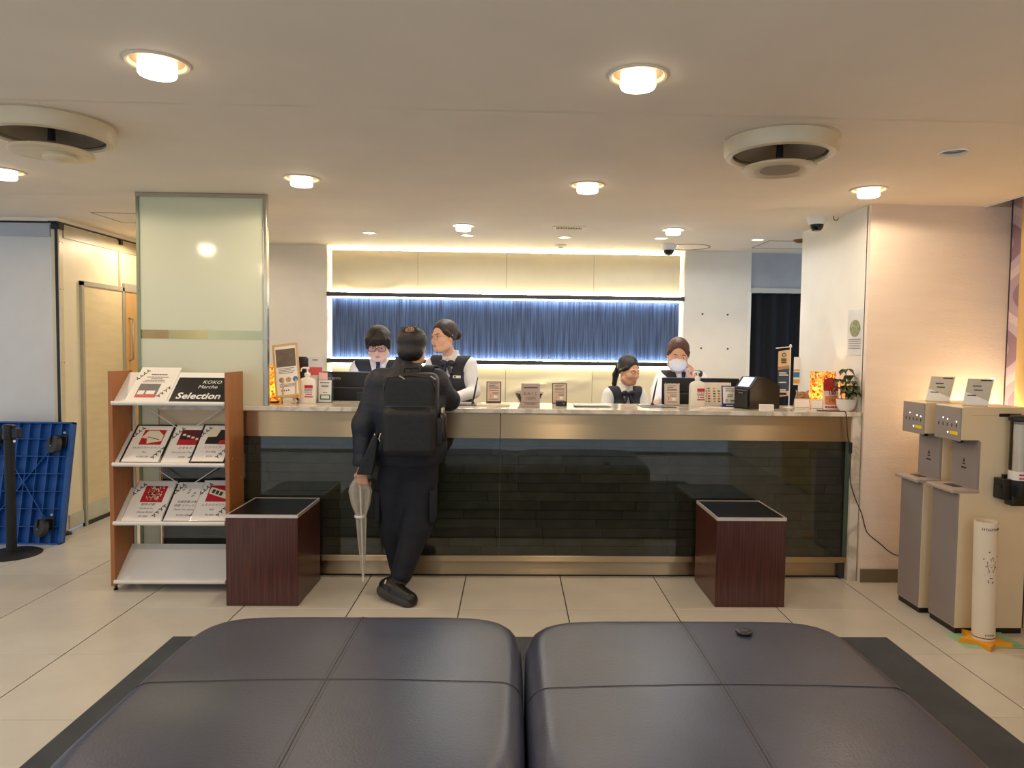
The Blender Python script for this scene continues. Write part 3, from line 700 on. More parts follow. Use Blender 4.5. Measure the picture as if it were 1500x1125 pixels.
# ------------------------------------------------------------------ dark wood cube stools
def build_stools():
    m = mat('dark_zebrano_laminate', srgb(80, 42, 32), 0.28, var=0.45, scale=9, stretch=(14, 14, 0.35))
    for x0, x1, lab in ((-1.577, -1.180, 'dark wood box seat with black top beside the brochure rack'), (1.166, 1.565, 'dark wood box seat with black top near the water dispensers')):
        t = thing('box_seat', lab, 'stool', ((x0+x1)/2, 4.012, 0), group='box seats before the desk')
        h = (x1-x0)/2; D = 0.462
        MB().box(-h, h, 0, D, 0.0, 0.496, bev=0.002).build('body', m, t)
        b = MB(); e = 0.008
        b.box(-h, h, 0, e, 0.496, 0.514); b.box(-h, h, D-e, D, 0.496, 0.514); b.box(-h, -h+e, e, D-e, 0.496, 0.514); b.box(h-e, h, e, D-e, 0.496, 0.514)
        b.build('edge_trim', mat('pale_metal_edge', srgb(214, 206, 196), 0.3, metal=0.3), t)
        MB().box(-h+e, h-e, e, D-e, 0.49, 0.512, bev=0.002).build('seat_top', mat('black_seat_vinyl', srgb(20, 19, 20), 0.32, var=0.15), t)
build_stools()

# ------------------------------------------------------------------ brochure rack and its cards
RX0, RX1, RY0, RY1 = -2.336, -1.645, 4.248, 4.472
LIP = [1.109, 0.751, 0.406, 0.059]
PDY, PDZ = 0.19, 0.17
TILT = -math.atan2(PDY, PDZ)
def build_rack():
    t = thing('brochure_rack', 'wooden brochure rack with four sloping white metal shelves beside the desk', 'display rack', (0, 0, 0))
    m = mat('orange_beech_laminate', srgb(164, 102, 50), 0.4, var=0.07, scale=5, stretch=(6, 6, 0.7))
    M_wm = mat('white_powder_coat', srgb(226, 222, 214), 0.35, var=0.015)
    for x in (RX0, RX1-0.024):
        s_ = MB().box(x, x+0.024, RY0, RY1, 0.028, 1.292, bev=0.0015).build('side_panel', m, t)
        for z in LIP:
            for dz in (0.03, 0.24):
                if z+dz < 1.27: MB().lathe([(0.005, 0), (0.004, 0.002), (0, 0.0025)], 8, M=Matrix.Translation((RX1 if x > -2 else x, RY0+0.03+dz*0.6, z+dz)) @ Matrix.Rotation(PI/2 if x > -2 else -PI/2, 4, 'Y')).build('screw', M_steel, s_)
        for y in (RY0+0.03, RY1-0.03):
            MB().lathe([(0.012, 0.0), (0.014, 0.006), (0.008, 0.012), (0.008, 0.03), (0, 0.03)], 12, (x+0.012, y, 0)).build('foot', M_black, t, True)
    xa, xb = RX0+0.024, RX1-0.024
    for z in LIP:
        sh = MB()
        y0 = RY0+0.006; y1 = y0+PDY; z0 = z; z1 = z+PDZ
        n = Vector((0, -PDZ, PDY)).normalized()*0.004
        a, b = Vector((0, y0, z0)), Vector((0, y1, z1))
        q = [a, b, b-n, a-n]
        sh.add([(xa, p.y, p.z) for p in q]+[(xb, p.y, p.z) for p in q], [(0, 1, 2, 3), (7, 6, 5, 4), (0, 4, 5, 1), (1, 5, 6, 2), (2, 6, 7, 3), (3, 7, 4, 0)])
        s_ = sh.build('shelf', M_wm, t)
        MB().tube([(xa, RY0-0.008, z), (xb, RY0-0.008, z)], 0.0115, 12).build('front_lip', M_wm, s_, True)
        MB().box(xa, xb, RY0-0.008, RY0+0.008, z-0.0125, z-0.006).build('lip_tray', M_wm, s_)
    for z, d in ((0.90, 1), (0.56, 1)):
        for sgn in (1, -1):
            MB().tube([((xa+xb)/2-sgn*0.31, RY1-0.012+0.003*sgn, z-0.20), ((xa+xb)/2+sgn*0.31, RY1-0.012+0.003*sgn, z+0.22)], 0.003, 6).build('brace_rod', M_wm, t, True)
    for x in (xa+0.012,):
        MB().box(x-0.006, x+0.006, RY1-0.014, RY1-0.002, 0.04, 1.25).build('back_post', M_wm, t)
    MB().tube([(xa+0.01, RY0+0.02, 0.035), (xa+0.22, RY1-0.02, 0.05)], 0.004, 6).build('brace_rod', M_wm, t, True)
build_rack()
def leaf_print(parent, x, z, flip):
    """printed sprig of leaves in the card corner"""
    b = MB(); s = -1 if flip else 1
    for i in range(4):
        cx, cz = x-s*i*0.013, z-s*i*0.022
        for a, L_ in ((0.2, 0.020), (1.9, 0.016), (-1.2, 0.015)):
            P = [(0, 0), (L_*0.4, L_*0.26), (L_, 0.0), (L_*0.4, -L_*0.26)]
            b.prism([(cx+s*(p*math.cos(a)-r*math.sin(a)), cz+s*(p*math.sin(a)+r*math.cos(a))) for p, r in P], -0.0012, -0.0008)
    o = b.build('leaf_print', mat('dark_green_print', srgb(44, 58, 46), 0.6), parent); o['kind'] = 'stuff'
def bars(parent, rows, m, y=-0.001, name='small_print'):
    """lines of print too small to read: (x0, x1, z, height)"""
    b = MB()
    for x0, x1, z, h in rows:
        x = x0
        while x < x1:
            l = min(random.uniform(0.006, 0.018), x1-x); b.box(x, x+l*0.86, y-0.0003, y, z, z+h); x += l
    return b.build(name, m, parent, kind='stuff')
def build_cards():
    M_frame_b = mat('black_frame', srgb(22, 22, 24), 0.3); M_frame_c = mat('clear_acrylic_edge', srgb(206, 196, 184), 0.2)
    def card(shelf, xc, w, h, lab, frame, lines, pic, lift=0.0, dx=0, cat='price card'):
        z = LIP[shelf]
        up = Vector((0, PDY, PDZ)).normalized(); nrm = Vector((0, -PDZ, PDY)).normalized()
        base = Vector((xc, RY0+0.008, z+0.002))+nrm*(0.008+lift)
        t = thing('display_card', lab, cat, base, (TILT, 0, 0), group='display cards on the brochure rack')
        if frame == 'b': MB().box(-w/2, w/2, 0, 0.006, 0, h, bev=0.001).build('frame', M_frame_b, t); i0 = 0.012
        elif frame == 'w': MB().box(-w/2, w/2, 0, 0.006, 0, h, bev=0.001).build('frame', M_white, t); i0 = 0.012
        else: MB().box(-w/2, w/2, 0, 0.006, 0, h, bev=0.001).build('frame', M_frame_c, t); i0 = 0.007
        MB().box(-w/2+i0, w/2-i0, -0.0007, 0.0, i0*0.6, h-i0).build('sheet', M_paper, t)
        pic(t, w, h)
        for s, zz, sz in lines: text(s, sz, M_print, t, (dx, -0.0012, h*zz), shear=0.18)
        leaf_print(t, -w/2+0.045, h-0.035, False); leaf_print(t, w/2-0.052, 0.045, True)
        return t
    def rect(t, x0, x1, z0, z1, m, y=-0.0009, name='picture'): return MB().box(x0, x1, y-0.0002, y+0.0002, z0, z1).build(name, m, t)
    def poly(t, pts, m, y=-0.0014, name='picture_motif'): return MB().prism(pts, y-0.0002, y+0.0002).build(name, m, t)
    M_cr = mat('cream_motif', srgb(232, 220, 190), 0.5); M_dk = mat('dark_motif', srgb(30, 28, 30), 0.5); M_mar = mat('maroon_print', srgb(92, 22, 30), 0.5); M_gr = mat('grey_print', srgb(110, 106, 104), 0.5, var=0.2)
    def pic_pen(t, w, h):
        rect(t, -0.055, 0.075, h*0.46, h*0.85, M_red)
        poly(t, [(-0.045, h*.72), (-0.03, h*.83), (0.03, h*.83), (0.06, h*.74), (0.07, h*.70), (0.07, h*.56), (-0.01, h*.49), (-0.02, h*.62), (-0.055, h*.64)], M_cr)
        poly(t, [(-0.02, h*.655), (0.055, h*.585), (0.055, h*.60), (-0.02, h*.67)], M_dk, -0.0018)
    def pic_charm(t, w, h):
        rect(t, -0.06, 0.08, h*0.46, h*0.86, M_mar); rect(t, -0.06, 0.08, h*0.46, h*0.60, M_red, -0.0012)
        for i in range(4):
            rect(t, -0.045+0.028*i, -0.027+0.028*i, h*(.70-.035*i), h*(.75-.035*i), M_cr, -0.0016, 'picture_motif')
        poly(t, [(-0.055, h*.66), (-0.02, h*.60), (0.0, h*.66), (-0.05, h*.70)], M_dk, -0.0016)
    def pic_bag(t, w, h):
        rect(t, -0.055, 0.085, h*0.46, h*0.86, M_cr); rect(t, 0.02, 0.085, h*0.46, h*0.58, M_red, -0.0012)
        poly(t, [(-0.055, h*.47), (-0.05, h*.65), (0.0, h*.66), (0.012, h*.84), (0.085, h*.84), (0.085, h*.58), (0.03, h*.57), (0.02, h*.47)], M_dk, -0.0016)
    def pic_stamp(t, w, h):
        rect(t, -0.055, 0.075, h*0.46, h*0.86, M_red)
        random.seed(5); b = MB()
        for i in range(90):
            x, z = random.uniform(-0.03, 0.05), h*random.uniform(.50, .84); b.box(x, x+random.uniform(.003, .009), -0.0018, -0.0014, z, z+random.uniform(.003, .008))
        b.build('picture_motif', M_cr, t, kind='stuff'); b = MB()
        for i in range(60):
            x, z = random.uniform(-0.03, 0.05), h*random.uniform(.58, .84); b.box(x, x+random.uniform(.003, .009), -0.0022, -0.0018, z, z+random.uniform(.003, .006))
        b.build('picture_motif', M_dk, t, kind='stuff')
    def pic_sticker(t, w, h):
        for i in range(3):
            text('感', 0.016, M_print, t, (-0.045+0.034*i, -0.0012, h*(.83-.075*i)), shear=0.2); text('謝', 0.016, M_print, t, (-0.050+0.034*i, -0.0012, h*(.765-.075*i)), shear=0.2)
    def pic_gift(t, w, h):
        rect(t, -0.055, 0.085, h*0.46, h*0.86, M_red)
        poly(t, [(-0.045, h*.82), (0.085, h*.68), (0.085, h*.50), (-0.05, h*.66)], M_cr, -0.0014)
        for i in range(3): poly(t, [(-0.03+.024*i, h*(.77-.03*i)), (-0.012+.024*i, h*(.75-.03*i)), (-0.018+.024*i, h*(.66-.03*i)), (-0.036+.024*i, h*(.68-.03*i))], mat('slate_blue_print', srgb(48, 60, 70), 0.5), -0.0018)
    xs = [-2.166, -1.938, -1.775]; W, H = 0.236, 0.300
    card(1, xs[0], W, H, 'black framed price card with a red picture of a pen, on the second shelf', 'b', (('KOKO ボールペン', .38, .019), ('Pen', .27, .018), ('¥100/1本', .15, .018)), pic_pen)
    card(1, xs[1], 0.214, H, 'clear framed price card for good luck charms, on the second shelf', 'c', (('おまもり', .38, .021), ('Good Luck Charm', .27, .018), ('¥300', .15, .018)), pic_charm)
    card(1, xs[2], 0.208, H, 'black framed price card with a picture of a black bag, on the second shelf', 'b', (('エコバッグ', .38, .021), ('Eco Bag', .27, .018), ('¥200', .15, .018)), pic_bag, 0.009)
    card(2, xs[0]+0.003, W, H, 'price card with a red patterned stamp book picture, on the third shelf', 'c', (('御朱印帳', .40, .021), ('Goshuincho', .31, .017), ('(Stamp Book)', .22, .017), ('¥1,500', .12, .019)), pic_stamp)
    card(2, xs[1], 0.214, H, 'white price card with three small thank-you stickers, on the third shelf', 'b', (('合格祈願 必勝', .47, .019), ('感謝 ステッカー', .38, .019), ('Thank You Sticker', .285, .017), ('¥100/1枚', .15, .019)), pic_sticker)
    card(2, xs[2], 0.208, H, 'price card with tilted gift coupon on red, on the third shelf', 'c', (('ふるさとギフト', .38, .020), ('Gift', .27, .018), ('¥6,000', .14, .019)), pic_gift, 0.009)
    def pic_intro(t, w, h):
        rect(t, -0.075, 0.045, h*.10, h*.50, M_gr); rect(t, -0.075, 0.045, h*.10, h*.19, mat('coral_print', srgb(206, 84, 84), 0.5), -0.0012)
        rect(t, -0.068, -0.03, h*.19, h*.30, M_paper, -0.0013, 'picture_motif'); rect(t, -0.02, 0.03, h*.20, h*.30, M_paper, -0.0013, 'picture_motif')
        bars(t, [(-0.04, 0.055, h*.76, .008), (-0.06, 0.07, h*.69, .006), (-0.03, 0.04, h*.64, .005), (-0.06, 0.055, h*.59, .005), (-0.07, 0.06, h*.545, .005)], mat('grey_small_print', srgb(90, 84, 80), 0.6))
    card(0, -2.125, 0.235, 0.285, 'white framed introduction card with a grey photograph, on the top shelf', 'w', (), pic_intro, 0.004, cat='card')
    up = Vector((0, PDY, PDZ)).normalized(); nrm = Vector((0, -PDZ, PDY)).normalized()
    t = thing('selection_sign', 'black sign on a white board with white Selection lettering on the top shelf', 'sign', Vector((-1.845, RY0+0.008, LIP[0]+0.002))+nrm*0.006, (TILT, 0, 0))
    MB().box(-0.285, 0.174, 0, 0.004, 0, 0.25).build('board', M_white, t)
    MB().box(-0.150, 0.174, -0.0008, 0, 0.004, 0.205).build('black_field', mat('sign_black', srgb(24, 23, 22), 0.35), t)
    text('KOKO', 0.038, M_white, t, (0.055, -0.0014, 0.166), shear=0.15); text('Marche', 0.038, M_white, t, (0.040, -0.0014, 0.126), shear=0.15)
    text('Selection', 0.070, M_white, t, (0.008, -0.0014, 0.050), shear=0.12, thick=0.0016)
build_cards()

# ------------------------------------------------------------------ blue dolly and belt post on the left
def build_dolly():
    t = thing('platform_dolly', 'blue plastic platform dolly standing on edge against the partition', 'dolly', (-3.235, 5.235, 0.0), (math.radians(-11.5), 0, 0))
    m = mat('blue_polypropylene', srgb(24, 84, 160), 0.42, var=0.08); W_, H_ = 0.62, 0.885
    MB().box(-W_, 0, 0.045, 0.055, 0, H_).build('deck', m, t)
    b = MB(); b.box(-W_, 0, 0, 0.05, 0, 0.012); b.box(-W_, 0, 0, 0.05, H_-0.012, H_); b.box(-W_, -W_+0.012, 0, 0.05, 0, H_); b.box(-0.018, 0, 0, 0.05, 0, H_)
    b.build('rim', m, t)
    for i in range(1, 8):
        MB().box(-W_+i*W_/8-0.0025, -W_+i*W_/8+0.0025, 0.006, 0.046, 0.012, H_-0.012).build('rib', m, t)
    for j in range(1, 7):
        MB().box(-W_+0.012, -0.018, 0.004, 0.046, j*H_/7-0.0025, j*H_/7+0.0025).build('rib', m, t)
    for s in (1, -1):
        for cz in (H_/2,):
            L_ = 0.36; M_ = Matrix.Translation((-0.31, 0.024, cz)) @ Matrix.Rotation(s*math.radians(55), 4, 'Y')
            MB().box(-L_, L_, -0.022, 0.020, -0.0025, 0.0025, M=M_).build('rib', m, t)
    M_rub = mat('caster_rubber', srgb(52, 50, 46), 0.6)
    for x, z in ((-0.075, 0.745), (-0.105, 0.150), (-0.545, 0.745), (-0.545, 0.150)):
        c = MB(); c.box(x-0.045, x+0.045, 0.0, 0.012, z-0.045, z+0.045, bev=0.003); c.box(x-0.03, x-0.024, -0.075, 0.0, z-0.035, z+0.03); c.box(x+0.024, x+0.03, -0.075, 0.0, z-0.035, z+0.03)
        ca = c.build('caster', M_black, t)
        Mw = Matrix.Translation((x-0.023, -0.065, z-0.03)) @ Matrix.Rotation(math.radians(62), 4, 'Z') @ Matrix.Rotation(PI/2, 4, 'Y')
        MB().lathe([(0.018, 0), (0.059, 0.003), (0.063, 0.012), (0.063, 0.034), (0.059, 0.043), (0.018, 0.046)], 28, M=Mw).build('wheel', M_rub, ca, True)
        MB().lathe([(0.012, -0.004), (0.012, 0.05)], 12, M=Mw).build('axle', M_steel, ca, True)
        MB().lathe([(0.008, 0), (0.010, -0.008), (0, -0.012)], 10, M=Matrix.Translation((x+0.03, 0.0, z+0.06)) @ Matrix.Rotation(-PI/2, 4, 'X')).build('bolt', M_steel, ca, True)
build_dolly()
def build_stanchion():
    t = thing('belt_stanchion', 'black retractable belt post on a round base before the blue dolly', 'stanchion', (-3.405, 4.985, 0))
    MB().lathe([(0.0, 0.0), (0.178, 0.0), (0.180, 0.006), (0.165, 0.014), (0.06, 0.022), (0.038, 0.03), (0.0, 0.03)], 40).build('base', M_blackmatte, t, True)
    MB().lathe([(0.031, 0.02), (0.031, 0.80)], 24).build('post', M_blackmatte, t, True)
    MB().lathe([(0.034, 0.79), (0.038, 0.80), (0.038, 0.885), (0.030, 0.893), (0.0, 0.894)], 24).build('cassette', M_black, t, True)
    MB().box(0.030, 0.072, -0.022, 0.022, 0.805, 0.868, bev=0.003).build('belt_clip', M_black, t)
    MB().box(0.044, 0.058, -0.026, -0.020, 0.775, 0.790).build('clip_tag', M_white, t)
    MB().box(-0.9, -0.036, -0.002, 0.002, 0.815, 0.86).build('belt', mat('black_belt', srgb(18, 18, 18), 0.8), t)
build_stanchion()

# ------------------------------------------------------------------ water dispensers and cup tube
def build_dispensers():
    M_cr = mat('dispenser_cream_shell', srgb(226, 206, 170), 0.38, var=0.02); M_gy = mat('dispenser_grey_front', srgb(146, 134, 128), 0.42, var=0.02)
    M_yl = mat('yellow_label', srgb(232, 200, 24), 0.5); M_led = emis_mat('indicator_led', (1.0, 0.95, 0.85), 5.0)
    for k, (y0, y1, xo, lab) in enumerate(((3.633, 3.868, 0.0, 'cream and grey floor-standing water dispenser carrying the cup holder'),
                                           (3.925, 4.150, -0.022, 'cream and grey floor-standing water dispenser next to the beige wall corner'))):
        t = thing('water_dispenser', lab, 'water dispenser', (2.305+xo, y0, 0), group='water dispensers against the side wall')
        D = 0.372; Wd = y1-y0; tz = 1.183
        # shell profile (x depth, z): head, recess, tray, lower body
        prof = [(0.012, 0.03), (D, 0.03), (D, tz-0.012), (D-0.012, tz), (0.010, tz), (0.006, tz-0.006), (0.006, 1.012), (0.100, 1.012), (0.112, 1.000), (0.112, 0.752), (0.0, 0.748), (0.0, 0.738), (0.012, 0.732)]
        sh = MB(); sh.prism(prof, 0.0, Wd)
        sh.build('shell', M_cr, t)
        MB().box(0.0, 0.0075, 0.004, Wd-0.004, 1.004, tz-0.004, bev=0.003).build('control_panel', M_gy, t)
        MB().box(0.100, 0.1135, 0.006, Wd-0.006, 0.755, 1.010, bev=0.002).build('recess_panel', M_gy, t)
        MB().box(0.006, 0.014, 0.006, Wd-0.004, 0.035, 0.728, bev=0.002).build('lower_door', M_gy, t)
        MB().box(-0.032, 0.112, -0.003, Wd+0.003, 0.736, 0.757, bev=0.006).build('drip_tray', mat('dispenser_tray', srgb(176, 160, 146), 0.35), t)
        MB().box(0.02, 0.07, Wd*0.3, Wd*0.7, 0.757, 0.7585).build('drain_grate', M_darkrail, t)
        MB().box(0.016, D-0.004, 0.004, Wd-0.004, 0.0, 0.031).build('plinth', M_black, t)
        MB().box(0.06, 0.085, Wd/2-0.014, Wd/2+0.014, 0.985, 1.014, bev=0.004).build('spout', M_black, t)
        # controls
        for i in range(5):
            yy = Wd*(0.16+0.165*i)
            MB().box(-0.0008, 0.0003, yy-0.004, yy+0.004, 1.075, 1.092).build('button_icon', M_print, t)
        for i in ((3, 0, 2) if k == 0 else (3, 1, 0)):
            yy = Wd*(0.16+0.165*i)
            MB().lathe([(0.0035, 0), (0.003, 0.001), (0, 0.0012)], 8, M=Matrix.Translation((0.0, yy, 1.104+0.004*i)) @ Matrix.Rotation(-PI/2, 4, 'Y')).build('indicator', M_led, t)
        MB().box(-0.0012, 0.0002, Wd*0.10, Wd*0.40, 1.035, 1.052, bev=0.0005).build('yellow_label', M_yl, t)
        MB().lathe([(0.005, 0), (0.004, 0.001), (0, 0.0012)], 10, M=Matrix.Translation((0.0, Wd*0.47, 1.043)) @ Matrix.Rotation(-PI/2, 4, 'Y')).build('indicator', M_led, t)
        MB().prism([(Wd/2-0.009, 0.885), (Wd/2+0.009, 0.885), (Wd/2, 0.905)], 0.0985, 0.1002, 'yz').build('drop_mark', M_print, t)
        MB().box(0.0985, 0.1002, Wd/2-0.012, Wd/2+0.012, 0.872, 0.878).build('logo_bar', M_print, t); MB().box(0.0985, 0.1002, Wd/2-0.020, Wd/2+0.020, 0.850, 0.858).build('logo_bar', M_print, t)
        if k == 0:
            MB().box(0.198, 0.312, -0.0015, 0.002, 1.135, 1.152).build('vent_slot', M_blackmatte, t)
            MB().box(0.05, 0.20, -0.0006, 0.001, 1.1405, 1.1418).build('shell_joint', mat('joint_tan', srgb(170, 150, 118), 0.5), t)
            MB().box(D-0.004, D+0.003, -0.001, 0.02, 0.03, tz-0.02).build('rear_edge', M_black, t)
            # cup holder bracket and tube on the side facing the lobby
            h = thing('cup_dispenser', 'clear cup dispenser tube with black bracket on the side of the water dispenser', 'cup dispenser', (2.578, y0-0.0575, 0))
            MB().lathe([(0.044, 0.80), (0.046, 0.80), (0.046, 1.125), (0.044, 1.125)], 32, closed=True).build('tube', glass_mat('clear_acrylic', (0.93, 0.92, 0.88)), h, True)
            MB().lathe([(0.0, 0.81), (0.036, 0.81), (0.041, 1.105), (0.0, 1.105)], 32).build('cup_stack', mat('paper_cups', srgb(236, 224, 204), 0.6), h, True)
            MB().lathe([(0.050, 1.118), (0.056, 1.124), (0.056, 1.140), (0.044, 1.148), (0.0, 1.150)], 32).build('lid', M_black, h, True)
            b = MB(); b.lathe([(0.050, 0.735), (0.056, 0.745), (0.056, 0.815), (0.050, 0.82)], 32); b.box(-0.092, -0.045, -0.02, 0.054, 0.72, 0.825, bev=0.004); b.box(-0.105, -0.08, -0.012, 0.012, 0.778, 0.792, bev=0.003); b.box(-0.05, 0.03, -0.03, 0.03, 0.690, 0.745, bev=0.006); b.box(-0.05, 0.05, 0.04, 0.0545, 0.72, 0.84)
            b.build('bracket', M_black, h, True)
            MB().lathe([(0.0468, 0.822), (0.0468, 0.868)], 32).build('label_band', M_paper, h, True)
            bars(h, [(-0.03, 0.022, 0.848, .007), (-0.03, 0.022, 0.830, .007)], M_red, -0.0480)
    # leaflet stands on top
    for (px, py, Y, lab) in ((1373, 591, 4.02, 'clear acrylic leaflet stand on the dispenser next to the wall'), (1428, 595, 3.74, 'clear acrylic leaflet stand on the dispenser with the cup holder')):
        p = aty(px, py, Y)
        t = thing('leaflet_stand', lab, 'leaflet stand', (p.x, Y, 1.183), (0, 0, math.radians(-28)), group='leaflet stands on the dispensers')
        A = glass_mat('clear_acrylic', (0.93, 0.92, 0.88)); Mt = Matrix.Translation((0, 0.0, 0)) @ Matrix.Rotation(math.radians(-16), 4, 'X') @ Matrix(((1, 0, 0.18, 0), (0, 1, 0, 0), (0, 0, 1, 0), (0, 0, 0, 1)))
        MB().box(-0.062, 0.062, 0.0, 0.0025, 0.0, 0.150, M=Mt).build('back_plate', A, t)
        MB().box(-0.062, 0.062, -0.06, 0.004, 0.0, 0.0025).build('foot', A, t)
        MB().box(-0.058, 0.058, -0.0025, -0.001, 0.003, 0.146, M=Mt).build('leaflet', mat('leaflet_grey', srgb(186, 180, 166), 0.4), t)
        MB().prism([(-0.058, 0.075), (0.058, 0.025), (0.058, 0.004), (-0.058, 0.004)], -0.0035, -0.0028, M=Mt).build('printed_wave', mat('leaflet_light', srgb(226, 226, 222), 0.4), t)
        b = MB()
        for x0, x1, z in ((-0.03, 0.01, 0.104), (-0.02, 0.02, 0.082), (-0.045, -0.005, 0.052), (0.0, 0.05, 0.135)): b.box(x0, x1, -0.0042, -0.0036, z, z+0.005, M=Mt)
        b.build('small_print', M_print, t, kind='stuff')
    # paper cup disposal tube standing on a star base
    b0 = atz(1440, 941)
    t = thing('cup_disposal_tube', 'tall white cardboard tube with a smiling cup drawing on an orange star base', 'cup tube', (b0.x, b0.y, 0.0), (0, math.radians(-1.2), 0))
    H_ = 0.622; R_ = 0.0525
    MB().lathe([(R_-0.003, 0.022), (R_, 0.022), (R_, H_), (R_-0.003, H_), (R_-0.003, 0.03)], 40, closed=True).build('tube', mat('white_card_tube', srgb(232, 216, 190), 0.4, var=0.02), t, True)
    MB().prism([((0.125 if i % 2 == 0 else 0.066)*math.cos(PI/2+i*PI/5+0.3), (0.125 if i % 2 == 0 else 0.066)*math.sin(PI/2+i*PI/5+0.3)) for i in range(10)], 0.003, 0.024, 'xy').build('star_base', mat('orange_foam', srgb(236, 160, 30), 0.6), t)
    MB().box(-0.13, 0.17, -0.075, 0.115, 0.0, 0.003).build('green_sheet', mat('mint_sheet', srgb(150, 196, 160), 0.6), t)
    MB().lathe([(R_+0.0006, 0.036), (R_+0.0006, 0.040)], 40).build('black_ring', M_print, t, True)
    yf = -R_-0.001
    d = MB()
    def seg(pts, r=0.0011):
        out = []
        for x, z in pts:
            out.append((R_*1.012*math.sin(x/R_), -R_*1.012*math.cos(x/R_), z))
        d.tube(out, r, 5)
    z0 = 0.405
    seg([(-0.02, z0+0.02), (-0.016, z0-0.02), (0.013, z0-0.02), (0.018, z0+0.02), (-0.02, z0+0.02)])
    seg([(-0.024, z0+0.022), (0.022, z0+0.024)]); seg([(-0.008, z0+0.004), (-0.008, z0+0.006)], 0.0022); seg([(0.006, z0+0.004), (0.006, z0+0.006)], 0.0022)
    seg([(-0.005, z0-0.004), (-0.001, z0-0.007), (0.003, z0-0.004)])
    seg([(-0.02, z0+0.002), (-0.028, z0-0.004), (-0.026, z0+0.003)]); seg([(0.016, z0-0.002), (0.025, z0-0.010), (0.024, z0-0.002)])
    seg([(-0.010, z0-0.020), (-0.012, z0-0.030), (-0.018, z0-0.030)]); seg([(0.006, z0-0.020), (0.006, z0-0.030), (0.012, z0-0.030)])
    seg([(-0.002, z0+0.026), (-0.006, z0+0.036), (0.004, z0+0.040), (0.0, z0+0.047)]); seg([(0.008, z0+0.026), (0.006, z0+0.036), (0.012, z0+0.044)])
    seg([(-0.030, z0-0.045), (0.026, z0-0.047)])
    for a in range(3):
        an = PI/2+a*2*PI/3; seg([(0.014*math.cos(an-0.7)-0.003, z0-0.073+0.014*math.sin(an-0.7)), (0.014*math.cos(an+0.4)-0.003, z0-0.073+0.014*math.sin(an+0.4))], 0.0016)
    for x, z in ((-0.012, 0.475), (0.034, 0.452), (-0.036, 0.44)): seg([(x-0.002, z), (x+0.002, z)], 0.003)
    d.build('cup_drawing', M_print, t, kind='stuff')
    d = MB()
    for i, x in enumerate(np.linspace(-0.045, 0.045, 11)):
        random.seed(i); seg([(x-0.003, 0.590+random.uniform(-.004, .004)), (x+0.002, 0.586+random.uniform(-.004, .006))], 0.0014); seg([(x, 0.594), (x+0.001, 0.581)], 0.0010)
    for i, x in enumerate(np.linspace(-0.02, 0.02, 5)): seg([(x-0.003, 0.054), (x+0.002, 0.058)], 0.0014); seg([(x, 0.050), (x, 0.060)], 0.0012)
    d.build('handwriting', M_print, t, kind='stuff')
build_dispensers()
# ------------------------------------------------------------------ things on the desk
def on_desk(px, py):
    p = atz(px, py, CT); Y = min(max(p.y, 4.515), 4.94); return Vector((aty(px, py, Y).x, Y, CT))
def width_at(px0, px1, py, Y): return abs(aty(px1, py, Y).x-aty(px0, py, Y).x)
def lean(deg): return Matrix.Rotation(math.radians(-deg), 4, 'X')
A_CL = glass_mat('clear_acrylic', (0.93, 0.92, 0.88))
M_pinkp = mat('pink_beige_sheet', srgb(206, 186, 170), 0.5, var=0.02); M_greyp = mat('grey_small_print', srgb(90, 84, 80), 0.6); M_orp = mat('orange_red_print', srgb(206, 96, 60), 0.55)
def sanitizer(px, py, lab):
    p = on_desk(px, py); t = thing('sanitizer_bottle', lab, 'pump bottle', p, (0, 0, math.radians(4)), group='hand sanitizer bottles on the desk')
    b = MB(); W_, D_ = 0.054, 0.034
    rings = [(0.0, 0.96), (0.004, 1.0), (0.135, 1.0), (0.150, 0.93), (0.160, 0.75), (0.168, 0.45), (0.172, 0.30), (0.186, 0.30)]
    n = 40; vs = []; fs = []
    for z, q in rings:
        for i in range(n):
            a = 2*PI*i/n; c, s = math.cos(a), math.sin(a); e = 4.0 if q > 0.5 else 2.0
            r = (abs(c)**e+abs(s)**e)**(-1/e); dq = q if q > 0.5 else 0.47
            vs.append((c*r*W_*q, s*r*D_*min(1, q*(1.0 if q > .5 else 1.55)), z))
    for j in range(len(rings)-1):
        for i in range(n): k = (i+1) % n; fs.append((j*n+i, j*n+k, (j+1)*n+k, (j+1)*n+i))
    fs.append(tuple(range(n))[::-1]); fs.append(tuple((len(rings)-1)*n+i for i in range(n)))
    M_b = mat('milky_bottle', srgb(232, 226, 212), 0.3, var=0.01)
    b.add(vs, fs).build('bottle', M_b, t, True)
    q = MB(); q.lathe([(0.019, 0.178), (0.019, 0.196), (0.012, 0.200), (0.006, 0.201), (0.006, 0.222), (0.014, 0.224), (0.014, 0.234), (0.0, 0.236)], 20); q.tube([(0.0, -0.004, 0.230), (-0.022, -0.010, 0.231), (-0.034, -0.013, 0.226), (-0.038, -0.014, 0.206)], [0.007, 0.006, 0.005, 0.004], 8)
    q.build('pump', M_white, t, True)
    y = -D_-0.0006
    MB().box(-0.012, 0.040, y, y+0.0006, 0.098, 0.120).build('red_heading', M_red, t); MB().box(-0.012, 0.040, y, y+0.0006, 0.040, 0.048).build('red_line', M_red, t)
    MB().lathe([(0.005, 0), (0, 0.0006)], 10, M=Matrix.Translation((-0.002, y+.0006, 0.060)) @ Matrix.Rotation(PI/2, 4, 'X')).build('red_dot', M_red, t)
    bars(t, [(-0.012, 0.040, 0.088, .004), (-0.012, 0.036, 0.080, .004), (-0.012, 0.038, 0.072, .004)], M_greyp, y, 'small_print'); bars(t, [(0.006, 0.036, 0.056, .008)], M_red, y, 'red_print')
sanitizer(450.5, 590.5, 'white pump bottle of hand sanitizer beside the wooden easel')
